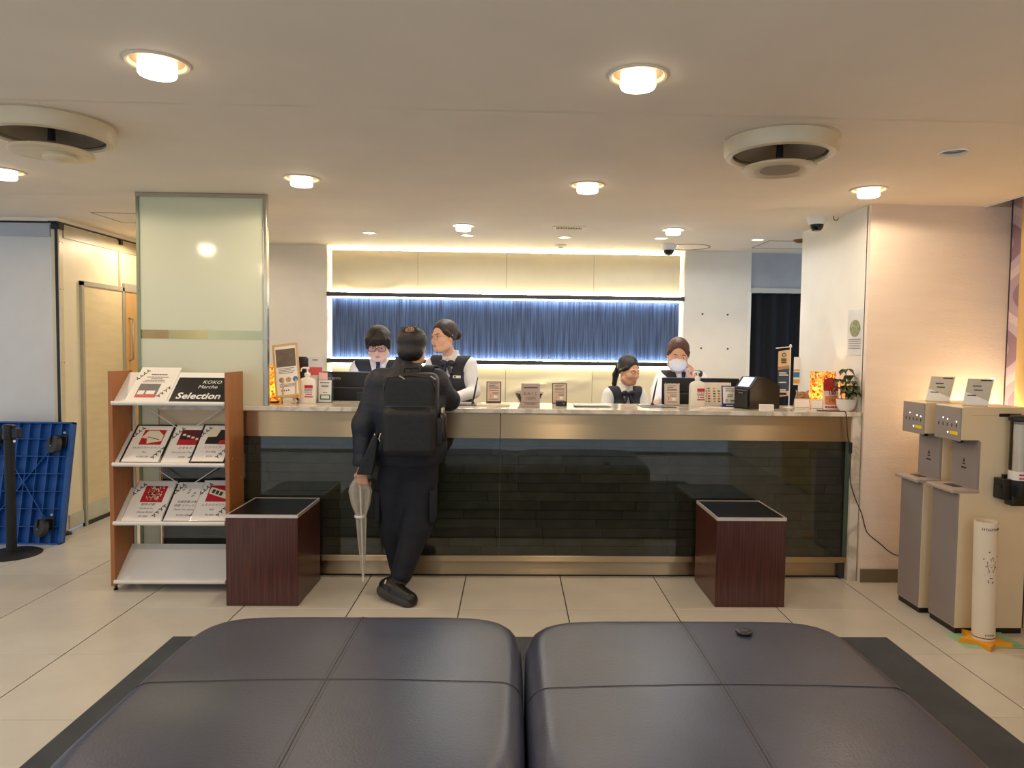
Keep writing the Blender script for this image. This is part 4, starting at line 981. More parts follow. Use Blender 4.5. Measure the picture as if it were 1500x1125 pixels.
sanitizer(1021, 594.5, 'white pump bottle of hand sanitizer beside the flip board')

def monitor(px0, px1, ptop, Y, lab, textpx, ang=0.0):
    p0 = aty(px0, ptop, Y); p1 = aty(px1, ptop, Y); W_ = p1.x-p0.x; zt = p0.z; zb = zt-0.335
    t = thing('desktop_monitor', lab, 'monitor', ((p0.x+p1.x)/2, Y, 0.73), (0, 0, ang), group='monitors behind the desk')
    h0, h1 = zb-0.73, zt-0.73
    MB().box(-W_/2, W_/2, 0, 0.012, h0, h1, bev=0.003).build('back_shell', mat('monitor_black', srgb(20, 19, 19), 0.42), t)
    MB().box(-W_/2+0.06, W_/2-0.06, -0.030, 0.002, h0+0.01, h1-0.10, bev=0.012).build('electronics_hump', mat('monitor_black2', srgb(17, 16, 16), 0.45), t)
    MB().box(-W_/2, W_/2, 0.010, 0.016, h1-0.001, h1+0.0025).build('bezel_edge', M_steel, t)
    MB().box(-W_/2+0.008, W_/2-0.008, 0.0122, 0.0135, h0+0.012, h1-0.008).build('screen', mat('screen_glow', srgb(60, 80, 130), 0.2, emit=(0.62, 0.74, 1.0), estr=1.6), t)
    MB().box(-0.035, 0.035, -0.075, -0.030, 0.01, h0+0.20, bev=0.004).build('stand_neck', M_black, t)
    MB().box(-0.13, 0.13, -0.10, 0.12, 0.0, 0.012, bev=0.004).build('stand_foot', M_black, t)
    text('Lenovo', 0.036, mat('logo_silver', srgb(170, 168, 164), 0.35), t, (-W_/2+0.075, -0.0012, h1-0.042))
    return t
monitor(472, 592, 544.5, 5.12, 'black monitor seen from behind, before the clerk with glasses', None)
monitor(970, 1083, 553.5, 5.12, 'black monitor seen from behind, before the masked clerk', None)

def pen_stand(px, py, tip, lab):
    p = on_desk(px, py); t = thing('pen_stand', lab, 'pen stand', p, group='pen stands on the desk')
    MB().box(-0.075, 0.065, -0.07, 0.06, 0, 0.006, bev=0.001).build('base_plate', mat('dark_pen_tray', srgb(48, 48, 44), 0.3), t)
    MB().lathe([(0.014, 0.006), (0.010, 0.012), (0.005, 0.022), (0, 0.022)], 14, (0.02, 0.02, 0)).build('socket', M_black, t, True)
    MB().tube([(0.02, 0.02, 0.018), (0.026, 0.02, 0.05), (0.038, 0.02, 0.115), (0.052, 0.02, 0.185)], [0.003, 0.006, 0.0055, 0.002], 10).build('pen', M_black, t, True)
pen_stand(688, 593, None, 'black pen standing in a dark tray beside the clerk resting her arms')
pen_stand(952, 594.5, None, 'black pen standing in a dark tray beside the monitor of the masked clerk')
def card_stand(px, py, w, h, lab, frame, tray=False):
    p = on_desk(px, py); t = thing('notice_stand', lab, 'notice stand', p, group='small map notices on the desk')
    L_ = lean(8); z0 = 0.006 if tray else 0.002
    T0 = Matrix.Translation((0, 0, z0)) @ L_
    MB().box(-w/2, w/2, 0, 0.004, 0, h, M=T0).build('frame', frame, t)
    MB().box(-w/2+0.006, w/2-0.006, -0.0006, 0, 0.006, h-0.006, M=T0).build('sheet', M_pinkp, t)
    b = MB()
    for x0, x1, z in ((-.3, .3, .88), (-.33, .1, .80), (-.33, .33, .72), (-.33, .33, .66), (-.33, .33, .55), (-.1, .33, .45), (-.05, .3, .38), (-.33, .33, .12)):
        b.box(x0*w, x1*w, -0.0014, -0.0008, z*h, z*h+0.004, M=T0)
    b.build('small_print', M_greyp, t, kind='stuff')
    MB().tube([T0 @ Vector(v) for v in ((-.33*w, -.001, .42*h), (-.22*w, -.001, .36*h), (-.25*w, -.001, .2*h), (-.1*w, -.001, .42*h), (.0, -.001, .48*h))], 0.0014, 5).build('map_line', M_orp, t)
    MB().box(.02*w, .22*w, -0.0014, -0.0008, .2*h, .33*h, M=T0).build('map_block', M_paper, t)
    MB().box(-w/2, w/2, -0.018, 0.05, 0, z0).build('foot', A_CL if not tray else frame, t)
    return t
M_wf = mat('dark_wood_frame', srgb(74, 58, 40), 0.4)
p = on_desk(723, 594)
t = MB().box(-0.11, 0.105, -0.055, 0.06, 0, 0.010, bev=0.002).build('coin_tray', mat('cream_tray', srgb(232, 222, 196), 0.35), None, label='low cream tray under the brown framed map notice', cat='tray', loc=p)
CT0 = CT; CT += 0.0
c1 = card_stand(723, 592.5, 0.098, 0.137, 'brown framed map notice standing on a cream tray', M_wf, True); c1.location.z += 0.0102
card_stand(819.5, 591.5, 0.100, 0.140, 'brown framed map notice with a small black block before it', M_wf)
card_stand(984.5, 593.5, 0.104, 0.146, 'pale framed map notice before the monitor of the masked clerk', mat('pale_frame', srgb(190, 178, 164), 0.35))
p = on_desk(821, 594.2); t = thing('black_block', 'small black block with a lens standing before the brown framed notice', 'device', p + Vector((0.003, -0.03, 0)))
MB().box(-0.036, 0.036, -0.014, 0.014, 0, 0.032, bev=0.003).build('body', M_black, t); MB().lathe([(0.005, 0), (0.004, 0.002), (0, 0.002)], 10, M=Matrix.Translation((0.015, -0.014, 0.018)) @ Matrix.Rotation(PI/2, 4, 'X')).build('lens', M_steel, t)
# glass bowl of fortune slips and its notice
p = on_desk(775, 591.5)
t = thing('glass_bowl', 'clear faceted glass bowl behind the grey-pink fortune slip notice', 'bowl', p+Vector((0, 0.02, 0)))
M_bowl = glass_mat('bowl_glass', (0.86, 0.90, 0.84))
MB().lathe([(0.058, 0.0), (0.062, 0.004), (0.096, 0.070), (0.098, 0.078), (0.094, 0.078), (0.058, 0.008), (0.0, 0.006)], 16).build('bowl', M_bowl, t)
MB().lathe([(0.0965, 0.072), (0.099, 0.080), (0.094, 0.080)], 32, closed=True).build('rim', mat('bowl_rim', srgb(206, 204, 184), 0.2), t, True)
random.seed(11)
for i in range(14):
    a = random.uniform(0, 6.28); r = random.uniform(0.0, 0.045)
    MB().box(-0.014, 0.014, -0.008, 0.008, -0.003, 0.003, M=Matrix.Translation((r*math.cos(a), r*math.sin(a), 0.016+random.uniform(0, 0.028))) @ Euler((random.uniform(-.5, .5), random.uniform(-.5, .5), a)).to_matrix().to_4x4()).build('paper_slip', M_paper, t)
p = on_desk(777, 596.5)
t = thing('fortune_notice', 'grey-pink upright notice reading 100 yen before the glass bowl', 'notice', p)
MB().box(-0.060, 0.060, 0, 0.004, 0, 0.152, M=lean(5)).build('panel', mat('mauve_grey_panel', srgb(176, 156, 146), 0.5), t)
MB().box(-0.060, 0.060, -0.004, 0.040, -0.0, 0.003).build('foot', A_CL, t)
text('おみくじ', 0.024, M_print, t, (0, -0.009, 0.086), rot=(PI/2-math.radians(5), 0, 0)); text('100円', 0.026, mat('brown_print', srgb(112, 84, 70), 0.6), t, (0, -0.0065, 0.056), rot=(PI/2-math.radians(5), 0, 0))
b = MB(); b.box(-0.045, 0.045, -0.0012, -0.0004, 0.122, 0.130, M=lean(5)); b.box(-0.045, 0.045, -0.0012, -0.0004, 0.026, 0.030, M=lean(5)); b.box(-0.03, 0.03, -0.0012, -0.0004, 0.018, 0.021, M=lean(5)); b.build('small_print', M_greyp, t, kind='stuff')
# folders on the desk
p = on_desk(868, 595.5)
t = thing('paper_pad', 'white paper pad in a black holder lying on the desk', 'paper pad', p)
MB().box(-0.125, 0.118, -0.045, 0.03, 0, 0.004, M=Matrix.Rotation(0.02, 4, 'Z')).build('holder', M_black, t); MB().box(-0.120, 0.105, -0.035, 0.028, 0.004, 0.012, M=Matrix.Rotation(0.02, 4, 'Z')).build('paper_stack', M_paper, t)
p = on_desk(968, 597); MB().box(-0.125, 0.10, -0.012, 0.05, 0, 0.004, bev=0.001).build('desk_mat', mat('dark_olive_mat', srgb(44, 46, 42), 0.3), None, label='thin dark mat lying before the monitor of the masked clerk', cat='mat', loc=p)
p = on_desk(1052, 598); MB().box(-0.11, 0.10, -0.008, 0.05, 0, 0.003).build('paper_sheet', M_paper, None, label='white paper sheet under the sanitizer and flip board', cat='paper', loc=p)

# easel with poster
p = on_desk(421, 592.5); Ye = p.y+0.05
t = thing('table_easel', 'small wooden easel with a framed printed poster at the desk end', 'easel', (p.x, Ye, CT), (0, 0, 0))
M_ew = mat('pale_easel_wood', srgb(206, 166, 112), 0.45, var=0.06, scale=6, stretch=(1, 1, 5))
Mt = Matrix.Translation((0.0, -0.03, 0.05)) @ Matrix.Rotation(math.radians(-12), 4, 'X') @ Matrix.Rotation(math.radians(-7.5), 4, 'Y')
w2, h = 0.080, 0.345
fr = MB(); e = 0.012
fr.box(-w2, w2, 0, 0.014, 0, e, M=Mt); fr.box(-w2, w2, 0, 0.014, h-e, h, M=Mt); fr.box(-w2, -w2+e, 0, 0.014, e, h-e, M=Mt); fr.box(w2-e, w2, 0, 0.014, e, h-e, M=Mt)
fr.build('frame', M_ew, t)
MB().box(-w2+e, w2-e, 0.004, 0.008, e, h-e, M=Mt).build('poster', M_paper, t)
MB().box(-w2+e+0.006, w2-e-0.006, 0.0030, 0.0042, 0.195, 0.312, M=Mt).build('photo_block', mat('taupe_photo', srgb(108, 92, 82), 0.5, var=0.15, scale=30), t)
for k, c in ((0, (150, 132, 122)), (1, (196, 150, 96)), (2, (52, 116, 176))):
    MB().lathe([(0.017, 0.0), (0.017, 0.001), (0, 0.001)], 20, M=Mt @ Matrix.Translation((-0.036+0.044*k, 0.0040, 0.110)) @ Matrix.Rotation(PI/2, 4, 'X')).build('round_picture', mat('round_pic%d' % k, srgb(*c), 0.5, var=0.2, scale=60), t)
b = MB()
for i, (x0, x1, z) in enumerate(((-.05, .05, .182), (-.05, .03, .172), (-.05, .05, .162), (-.05, .04, .152), (-.05, .055, .08), (-.05, .055, .072), (-.05, .055, .064))): b.box(x0, x1, 0.0030, 0.0040, z, z+0.003, M=Mt)
for x in (-.042, -.028, -.014, 0): b.box(x, x+.008, 0.0030, 0.0040, 0.036, 0.046, M=Mt)
b.build('small_print', M_greyp, t, kind='stuff')
for x in (-0.045, 0.035):
    MB().tube([(x-0.004, -0.045, 0.004), (x+0.01, -0.022, 0.055), (x+0.004, 0.0, 0.16)], 0.007, 8).build('leg', M_ew, t, True)
MB().tube([(0.0, 0.09, 0.004), (-0.01, 0.04, 0.25)], 0.006, 8).build('leg', M_ew, t, True)
MB().box(-0.08, 0.07, -0.052, -0.02, 0.043, 0.052, bev=0.002).build('ledge', M_ew, t)

# lamps with amber mosaic shades
def amber_mat():
    m = bpy.data.materials.new('amber_mosaic'); m.use_nodes = True; nt = m.node_tree; N = nt.nodes; L = nt.links; p = N['Principled BSDF']
    tc = N.new('ShaderNodeTexCoord'); vo = N.new('ShaderNodeTexVoronoi'); vo.inputs['Scale'].default_value = 85; L.new(tc.outputs['Object'], vo.inputs['Vector'])
    rp = N.new('ShaderNodeValToRGB'); sx = N.new('ShaderNodeSeparateColor'); L.new(vo.outputs['Color'], sx.inputs[0]); L.new(sx.outputs[0], rp.inputs[0])
    e = rp.color_ramp.elements; e[0].color = (*srgb(130, 70, 20), 1); e[1].color = (*srgb(255, 242, 196), 1)
    for pos, c in ((0.3, (190, 120, 40)), (0.5, (245, 200, 90)), (0.8, (255, 228, 140))):
        q = e.new(pos); q.color = (*srgb(*c), 1)
    N.remove(p)
    d = N.new('ShaderNodeBsdfDiffuse'); tr = N.new('ShaderNodeBsdfTranslucent'); g = N.new('ShaderNodeBsdfGlossy'); g.inputs['Roughness'].default_value = 0.25
    L.new(rp.outputs[0], d.inputs[0]); L.new(rp.outputs[0], tr.inputs[0])
    m1 = N.new('ShaderNodeMixShader'); m1.inputs[0].default_value = 0.7; L.new(d.outputs[0], m1.inputs[1]); L.new(tr.outputs[0], m1.inputs[2])
    m2 = N.new('ShaderNodeMixShader'); m2.inputs[0].default_value = 0.06; L.new(m1.outputs[0], m2.inputs[1]); L.new(g.outputs[0], m2.inputs[2])
    L.new(m2.outputs[0], N['Material Output'].inputs[0]); return m
M_amber = amber_mat()
def mosaic_lamp(x, y, lab):
    t = thing('mosaic_lamp', lab, 'lamp', (x, y, CT), group='amber mosaic lamps on the desk')
    R_, H_ = 0.080, 0.245
    MB().lathe([(R_, 0.012), (R_, H_), (R_-0.003, H_), (R_-0.003, 0.012)], 40, closed=True).build('shade', M_amber, t, True)
    MB().lathe([(R_-0.002, 0.0), (R_-0.002, 0.012), (0.0, 0.014)], 40).build('base', mat('lamp_base_brown', srgb(72, 40, 16), 0.5), t, True)
    MB().ball((0, 0, 0.10), (0.022, 0.022, 0.028), 16, 10).build('bulb', emis_mat('amber_bulb', (1.0, 0.90, 0.66), 130.0), t, True)
    MB().lathe([(0.013, 0.014), (0.013, 0.075)], 14).build('socket', M_black, t, True)
mosaic_lamp(aty(1205, 560, 4.80).x, 4.80, 'amber mosaic table lamp beside the potted plant')
mosaic_lamp(aty(396, 560, 4.80).x, 4.80, 'amber mosaic table lamp behind the wooden easel')

# black speaker, leaflets and acrylic holder
p = aty(443, 537, 4.93)
t = thing('desk_speaker', 'black rounded speaker standing behind the easel', 'speaker', (p.x, 4.93, CT))
MB().box(-0.040, 0.040, -0.03, 0.03, 0, 0.30, bev=0.02, seg=4).build('cabinet', M_black, t, True); MB().lathe([(0.03, 0), (0.026, 0.002), (0, 0.003)], 20, M=Matrix.Translation((0, -0.0295, 0.24)) @ Matrix.Rotation(PI/2, 4, 'X')).build('grille', M_blackmatte, t, True)
p = on_desk(460, 588.5); Y = 4.86; pp = aty(461, 523, Y)
t = thing('upright_leaflet', 'white and coral upright leaflet beside the black speaker', 'leaflet', (pp.x, Y, CT), (0, 0, 0))
MB().box(-0.045, 0.045, 0, 0.003, 0, 0.30, M=lean(4)).build('sheet', mat('cool_white_sheet', srgb(206, 208, 212), 0.5), t)
MB().box(-0.044, 0.046, -0.0012, -0.0002, 0.180, 0.232, M=lean(4)).build('coral_block', mat('coral_print', srgb(206, 84, 84), 0.5), t); MB().box(-0.02, 0.015, -0.0012, -0.0002, 0.278, 0.284, M=lean(4)).build('heading', M_print, t)
MB().box(-0.046, 0.046, 0.0, 0.05, 0, 0.003).build('foot', A_CL, t)
p = on_desk(474.5, 589.5)
t = thing('acrylic_card_holder', 'arched clear acrylic holder with a green and white card beside the sanitizer', 'card holder', p, (0, 0, math.radians(-8)))
arch = [(-0.055, 0)]+[(-0.055+0.11*(1-math.cos(PI*k/14))/2, 0.150+0.055*math.sin(PI*k/14)) for k in range(15)]+[(0.055, 0)]
MB().prism(arch, 0.022, 0.025).build('back_plate', A_CL, t); MB().box(-0.055, 0.055, -0.02, 0.025, 0, 0.003).build('foot', A_CL, t)
MB().box(-0.042, 0.046, 0.008, 0.011, 0.003, 0.148, M=lean(3)).build('card', mat('pale_card', srgb(226, 230, 226), 0.45), t)
MB().box(-0.030, 0.040, 0.0066, 0.0076, 0.018, 0.052, M=lean(3)).build('green_block', mat('teal_print', srgb(28, 128, 112), 0.5), t)
MB().box(-0.022, 0.032, 0.0056, 0.0066, 0.026, 0.046, M=lean(3)).build('white_lettering_block', M_paper, t)
bars(t, [(-0.03, 0.035, 0.128, .005), (-0.02, 0.03, 0.105, .008), (-0.01, 0.02, 0.064, .005)], M_greyp, 0.0072)
MB().box(-0.040, 0.020, 0.012, 0.016, 0.15, 0.198).build('pink_slip', mat('pink_slip', srgb(232, 190, 190), 0.5), t)

# flip board with country icons, blue framed sign
p = on_desk(1052, 593)
t = thing('flip_board', 'cream spiral-bound flip board with rows of small pictures', 'flip board', p+Vector((0, 0.015, 0)))
MB().box(-0.098, 0.100, 0, 0.004, 0.0, 0.150, M=lean(12)).build('page', mat('cream_page', srgb(232, 220, 200), 0.5), t)
MB().box(-0.098, 0.100, 0.06, 0.063, 0.0, 0.146, M=Matrix.Rotation(math.radians(10), 4, 'X')).build('back_leaf', M_paper, t)
random.seed(21)
cols = [(196, 60, 50), (70, 120, 80), (210, 160, 60), (60, 60, 64), (200, 120, 60)]
for r in range(6):
    for c, x in enumerate((-0.09, -0.066, -0.028, 0.004, 0.05, 0.076)):
        if c == 3 and r == 0: continue
        MB().box(x, x+0.016, -0.0012, -0.0003, 0.112-0.018*r, 0.121-0.018*r, M=lean(12)).build('small_picture', mat('icon%d' % ((r*3+c) % 5), srgb(*cols[(r*3+c) % 5]), 0.5), t)
for x in (-0.066, 0.052):
    for k in range(4): MB().lathe([(0.0052, -0.001), (0.0066, 0), (0.0052, 0.001)], 12, closed=True, M=lean(12) @ Matrix.Translation((x+0.009*k, 0.002, 0.150)) @ Matrix.Rotation(PI/2, 4, 'Y')).build('binding_ring', M_white, t, True)
p = on_desk(1070, 595.8)
t = thing('blue_frame_notice', 'white notice in a blue frame beside the black printer', 'notice stand', p, (0, 0, 0.05))
MB().box(-0.058, 0.058, 0, 0.005, 0, 0.142, M=lean(8)).build('frame', mat('royal_blue_frame', srgb(38, 62, 138), 0.4), t)
MB().box(-0.050, 0.050, -0.0008, 0, 0.022, 0.134, M=lean(8)).build('sheet', M_paper, t); MB().box(-0.03, 0.02, -0.001, 0, 0.006, 0.013, M=lean(8)).build('caption_strip', M_paper, t)
bars(t, [(-0.035, 0.035, 0.122, .005)], M_print, 0.0); t.children[-1].matrix_local = lean(8) @ Matrix.Translation((0, -0.0009, 0))
b = MB()
for x0, x1, z, h_ in ((-.03, .03, .112, .004), (-.035, .035, .104, .003), (-.02, .02, .078, .005), (-.02, .02, .068, .005), (0.0, .03, .040, .006), (-.002, .032, .030, .005)): b.box(x0, x1, -0.0016, -0.0009, z, z+h_, M=lean(8))
b.build('small_print', M_greyp, t, kind='stuff'); MB().lathe([(0.006, -.0003), (0.009, -.0003), (0.009, .0003), (0.006, .0003)], 20, closed=True, M=lean(8) @ Matrix.Translation((-0.024, -0.0012, 0.040)) @ Matrix.Rotation(PI/2, 4, 'X')).build('ring_emblem', M_print, t)
MB().box(-0.058, 0.058, 0.0, 0.05, 0, 0.003).build('foot', mat('royal_blue_frame', srgb(38, 62, 138), 0.4), t)

# printer
p = on_desk(1106, 596.5)
t = thing('receipt_printer', 'black wedge-shaped printer with a tilted lit display on the desk', 'printer', (aty(1114, 570, 4.72).x, 4.66, CT), (0, 0, math.radians(24)))
prof = [(-0.115, 0), (-0.115, 0.135), (-0.055, 0.208), (0.02, 0.208), (0.14, 0.150), (0.14, 0)]
MB().prism([(a, b_) for a, b_ in prof], 0.0, 0.145, 'xz').build('body', mat('printer_black', srgb(18, 17, 17), 0.4), t)
Md = Matrix.Translation((-0.117, 0.0, 0.137)) @ Matrix.Rotation(math.atan2(0.060, 0.073), 4, 'Y')
MB().box(-0.002, 0.002, 0.02, 0.120, 0.012, 0.088, M=Md).build('display', mat('printer_display', srgb(180, 200, 220), 0.2, emit=(0.75, 0.86, 1.0), estr=0.8), t)
MB().box(-0.130, -0.112, 0.01, 0.130, 0.012, 0.125, bev=0.004).build('output_cover', mat('printer_cover', srgb(30, 29, 29), 0.35), t); MB().box(-0.1315, -0.1295, 0.05, 0.09, 0.102, 0.108).build('slot', M_steel, t)
p = on_desk(1110, 599)
MB().box(-0.044, 0.044, 0, 0.025, 0, 0.042, bev=0.002).build('name_block', M_paper, None, label='small plain white block before the printer', cat='block', loc=(p.x, 4.50, CT))
# table banner
p = on_desk(1155, 597.5); Yb_ = p.y
t = thing('table_banner', 'small cream and navy table banner hanging on a white pole', 'banner', (aty(1155.5, 590, Yb_).x, Yb_, CT))
ztop = aty(1155, 506, Yb_).z-CT
MB().lathe([(0.0, 0), (0.036, 0), (0.036, 0.004), (0.012, 0.008), (0, 0.008)], 24).build('foot', M_white, t, True); MB().tube([(0, 0, 0.004), (0, 0, ztop)], 0.0045, 8).build('pole', M_white, t, True)
MB().tube([(0.010, 0, ztop-0.008), (-0.098, 0, ztop-0.020)], 0.0032, 8).build('crossbar', M_white, t, True); MB().ball((0, 0, ztop), 0.008, 10, 6).build('finial', M_white, t, True); MB().ball((-0.003, 0, ztop-0.172), 0.007, 10, 6).build('clip', M_white, t, True)
zl = aty(1140, 582, Yb_).z-CT
M_ban = mat('cream_banner', srgb(226, 190, 144), 0.6); M_nav = mat('slate_navy_banner', srgb(64, 76, 94), 0.6)
def bwarp(a, b_): return (a, 0.004*math.sin(a*30)-0.004, b_)
def strip(z0, z1, m, nm): MB().grid(lambda u, v: (-0.082+0.078*u, -0.003+0.003*math.sin(u*4), z0+(z1-z0)*v-0.012*(1-u)), 8, 2).build(nm, m, t, True)
H = ztop-0.016; strip(H-0.115, H-0.012, M_ban, 'logo_field'); strip(H-0.138, H-0.115, mat('tan_banner', srgb(176, 136, 92), 0.6), 'tan_band'); strip(zl+0.045, H-0.138, M_nav, 'navy_field'); strip(zl+0.012, zl+0.045, M_ban, 'footer_field')
MB().lathe([(0.010, -.0004), (0.014, -.0004), (0.014, .0004), (0.010, .0004)], 20, closed=True, M=Matrix.Translation((-0.043, -0.0052, H-0.047)) @ Matrix.Rotation(PI/2, 4, 'X')).build('ring_emblem', M_print, t)
b = MB(); [b.box(-0.062, -0.026, -0.0058, -0.005, H-z, H-z+0.006) for z in (0.078, 0.090, 0.102)]; b.box(-0.070, -0.020, -0.0058, -0.005, zl+0.018, zl+0.030); b.build('small_print', M_print, t, kind='stuff')
b = MB(); [b.box(-0.074, -0.074+l, -0.0058, -0.005, H-z, H-z+0.008) for z, l in ((0.172, .05), (0.186, .062), (0.235, .05), (0.285, .05), (0.297, .045))]; b.build('white_print', M_paper, t, kind='stuff')
# tent cards, cat ornament
for px, py, lab in ((1175.5, 598.8, 'plain white tent card before the grey cat ornament'), (1200, 600, 'plain white tent card before the amber mosaic lamp')):
    p = on_desk(px, py); t = thing('tent_card', lab, 'tent card', p, group='white tent cards on the desk')
    MB().box(-0.050, 0.050, 0, 0.0015, 0, 0.060, M=lean(14)).build('front_leaf', M_paper, t); MB().box(-0.050, 0.050, 0.0295, 0.031, 0, 0.060, M=Matrix.Rotation(math.radians(14), 4, 'X')).build('rear_leaf', M_paper, t)
    bars(t, [(-0.044, 0.044, 0.006, .003)], M_greyp, -0.001)
p = on_desk(1177, 595)
t = thing('cat_ornament', 'grey mottled cat-shaped ornament behind a white tent card', 'ornament', (p.x, p.y+0.02, CT))
MB().prism([(-0.046, 0), (-0.05, 0.05), (-0.042, 0.085), (-0.046, 0.112), (-0.026, 0.098), (0.0, 0.102), (0.024, 0.098), (0.044, 0.112), (0.040, 0.085), (0.05, 0.05), (0.046, 0)], 0, 0.012).build('body', mat('mottled_grey_felt', srgb(150, 132, 112), 0.8, var=0.4, scale=70), t)
for x in (-0.018, 0.016): MB().ball((x, -0.001, 0.078), (0.005, 0.002, 0.003), 8, 6).build('eye', M_print, t)
MB().tube([(-0.014, -0.001, 0.062), (-0.004, -0.001, 0.057), (0.0, -0.001, 0.062), (0.006, -0.001, 0.057), (0.014, -0.001, 0.062)], 0.0015, 5).build('mouth', M_print, t)
# red price card
p = on_desk(1217, 600.5)
t = thing('price_sign', 'tall red and white price sign reading 150 beside the potted plant', 'price sign', p)
MB().box(-0.050, 0.050, 0, 0.003, 0, 0.130, M=lean(4)).build('board', M_paper, t)
random.seed(2); burst = [((0.054 if i % 2 else 0.045)*math.cos(2*PI*i/22), 0.176+(0.040 if i % 2 else 0.033)*math.sin(2*PI*i/22)) for i in range(22)]
MB().prism(burst, 0.0002, 0.0032, M=lean(4)).build('red_burst', mat('deep_red_card', srgb(168, 40, 34), 0.5, var=0.25, scale=50), t)
MB().box(-0.048, 0.048, -0.0006, 0.0034, 0.124, 0.168, M=lean(4)).build('red_field', mat('deep_red_card', srgb(168, 40, 34), 0.5), t); MB().box(-0.046, 0.046, -0.001, 0.0, 0.098, 0.124, M=lean(4)).build('pink_field', mat('pale_pink_field', srgb(232, 196, 184), 0.5), t)
text('150', 0.034, mat('maroon_lettering', srgb(140, 26, 36), 0.5), t, (0, -0.0095, 0.111), rot=(PI/2-math.radians(4), 0, 0), thick=0.001)
MB().box(-0.040, 0.042, -0.001, 0.0, 0.034, 0.092, M=lean(4)).build('orange_field', mat('orange_field', srgb(222, 140, 84), 0.5, var=0.2, scale=70), t)
text('540', 0.032, M_orp, t, (0.002, -0.0075, 0.062), rot=(PI/2-math.radians(4), 0, 0), thick=0.001); bars(t, [(-0.04, 0.045, 0.014, .010)], M_red, -0.0022)
MB().box(-0.050, 0.050, 0.0, 0.05, 0, 0.003).build('foot', A_CL, t)
# potted plant
p = on_desk(1243, 600)
t = thing('potted_plant', 'small leafy green plant in a white bowl pot at the desk end', 'potted plant', (2.146, 4.575, CT))
MB().lathe([(0.0, 0.0), (0.034, 0.0), (0.050, 0.018), (0.060, 0.050), (0.062, 0.078), (0.058, 0.078), (0.055, 0.050), (0.0, 0.045)], 36).build('pot', mat('white_ceramic_pot', srgb(238, 230, 216), 0.35), t, True)
MB().lathe([(0.0, 0.064), (0.057, 0.062)], 24).build('soil', mat('dark_soil', srgb(44, 34, 24), 0.9, var=0.3, scale=60), t)
M_leaf = mat('glossy_dark_leaf', srgb(58, 70, 34), 0.4, var=0.3, scale=20); M_stem = mat('plant_stem', srgb(84, 92, 48), 0.5)
def leaf(base, d, L_, W_, droop):
    d = Vector(d).normalized(); side = d.cross(Vector((0, 0, 1))).normalized(); b = MB(); n = 6; vs = []; fs = []
    for i in range(n+1):
        u = i/n; c = Vector(base)+d*L_*u+Vector((0, 0, -droop*u*u*L_)); w_ = W_*math.sin(PI*min(1, u*0.94+0.06))**0.8
        vs += [c-side*w_+Vector((0, 0, w_*0.25)), c, c+side*w_+Vector((0, 0, w_*0.25))]
    for i in range(n): a = i*3; fs += [(a, a+1, a+4, a+3), (a+1, a+2, a+5, a+4)]
    b.add(vs, fs); return b.build('leaf', M_leaf, t, True)
random.seed(9)
for sx, sy, hh in ((0.0, 0.0, 0.205), (-0.02, 0.01, 0.14), (0.025, -0.01, 0.13), (0.0, -0.02, 0.10), (-0.03, -0.015, 0.09), (0.03, 0.015, 0.165), (0.035, -0.02, 0.06), (0.01, -0.035, 0.055), (0.04, 0.0, 0.10), (-0.01, -0.03, 0.07), (0.02, -0.03, 0.09)):
    sx -= 0.004; top = Vector((sx*1.35-0.008, sy*1.9-0.01, 0.06+hh)); MB().tube([(sx, sy, 0.06), (sx*1.3, sy*1.4, 0.06+hh*0.5), top], 0.0022, 6).build('stem', M_stem, t, True)
    for k in range(7):
        a = 2*PI*k/7+random.uniform(-.3, .3); leaf(top, (math.cos(a)*(0.62 if math.cos(a) > 0 else 1), math.sin(a)*0.8, 0.25), random.uniform(0.05, 0.068)*(0.72 if math.cos(a) > 0.3 and sx > 0 else 1), 0.017, random.uniform(0.5, 1.1))
# leaflet holder and leaflet strip on the return wall
p0 = atx(1243, 485, 2.212); p1 = atx(1265, 485, 2.212); zt = atx(1254, 453, 2.212).z; zb = atx(1254, 520, 2.212).z
t = thing('wall_leaflet_pocket', 'glossy white leaflet pocket with a flower picture on the return wall', 'leaflet pocket', (2.2115, (p0.y+p1.y)/2, zb))
wy = abs(p1.y-p0.y)/2; hz = zt-zb
MB().box(-0.006, 0.0, -wy, wy, 0, hz, bev=0.001).build('pocket', mat('glossy_white_sheet', srgb(226, 222, 216), 0.12), t)
MB().lathe([(0.055, 0), (0.05, 0.001), (0, 0.0012)], 24, M=Matrix.Translation((-0.006, 0, hz*0.58)) @ Matrix.Rotation(-PI/2, 4, 'Y') @ Matrix.Scale(wy/0.075, 4, (0, 1, 0))).build('flower_picture', mat('flower_green', srgb(132, 138, 92), 0.5, var=0.5, scale=60), t)
b = MB(); [b.box(-0.0072, -0.006, -wy*0.8, wy*0.8, hz*z, hz*z+0.004) for z in (0.14, 0.19, 0.24, 0.29, 0.33)]; b.build('small_print', M_greyp, t, kind='stuff')
p0 = aty(1164.5, 523, 5.50); p1 = aty(1164.5, 564, 5.50)
t = thing('leaflet_strip', 'narrow white, blue and orange leaflet hanging at the far edge of the return wall', 'leaflet', (2.209, 5.50, p1.z))
MB().box(-0.045, 0.0, 0, 0.004, 0, p0.z-p1.z).build('sheet', M_paper, t); hh = p0.z-p1.z
MB().box(-0.046, 0.0, -0.001, 0, hh*0.28, hh*0.46).build('blue_field', mat('teal_blue_print', srgb(40, 120, 160), 0.5), t); MB().box(-0.046, 0.0, -0.001, 0, hh*0.06, hh*0.2).build('orange_field', mat('amber_print', srgb(222, 160, 50), 0.5), t); MB().box(-0.046, 0, -0.001, 0, hh*0.50, hh*0.56).build('orange_line', mat('amber_print', srgb(222, 160, 50), 0.5), t)

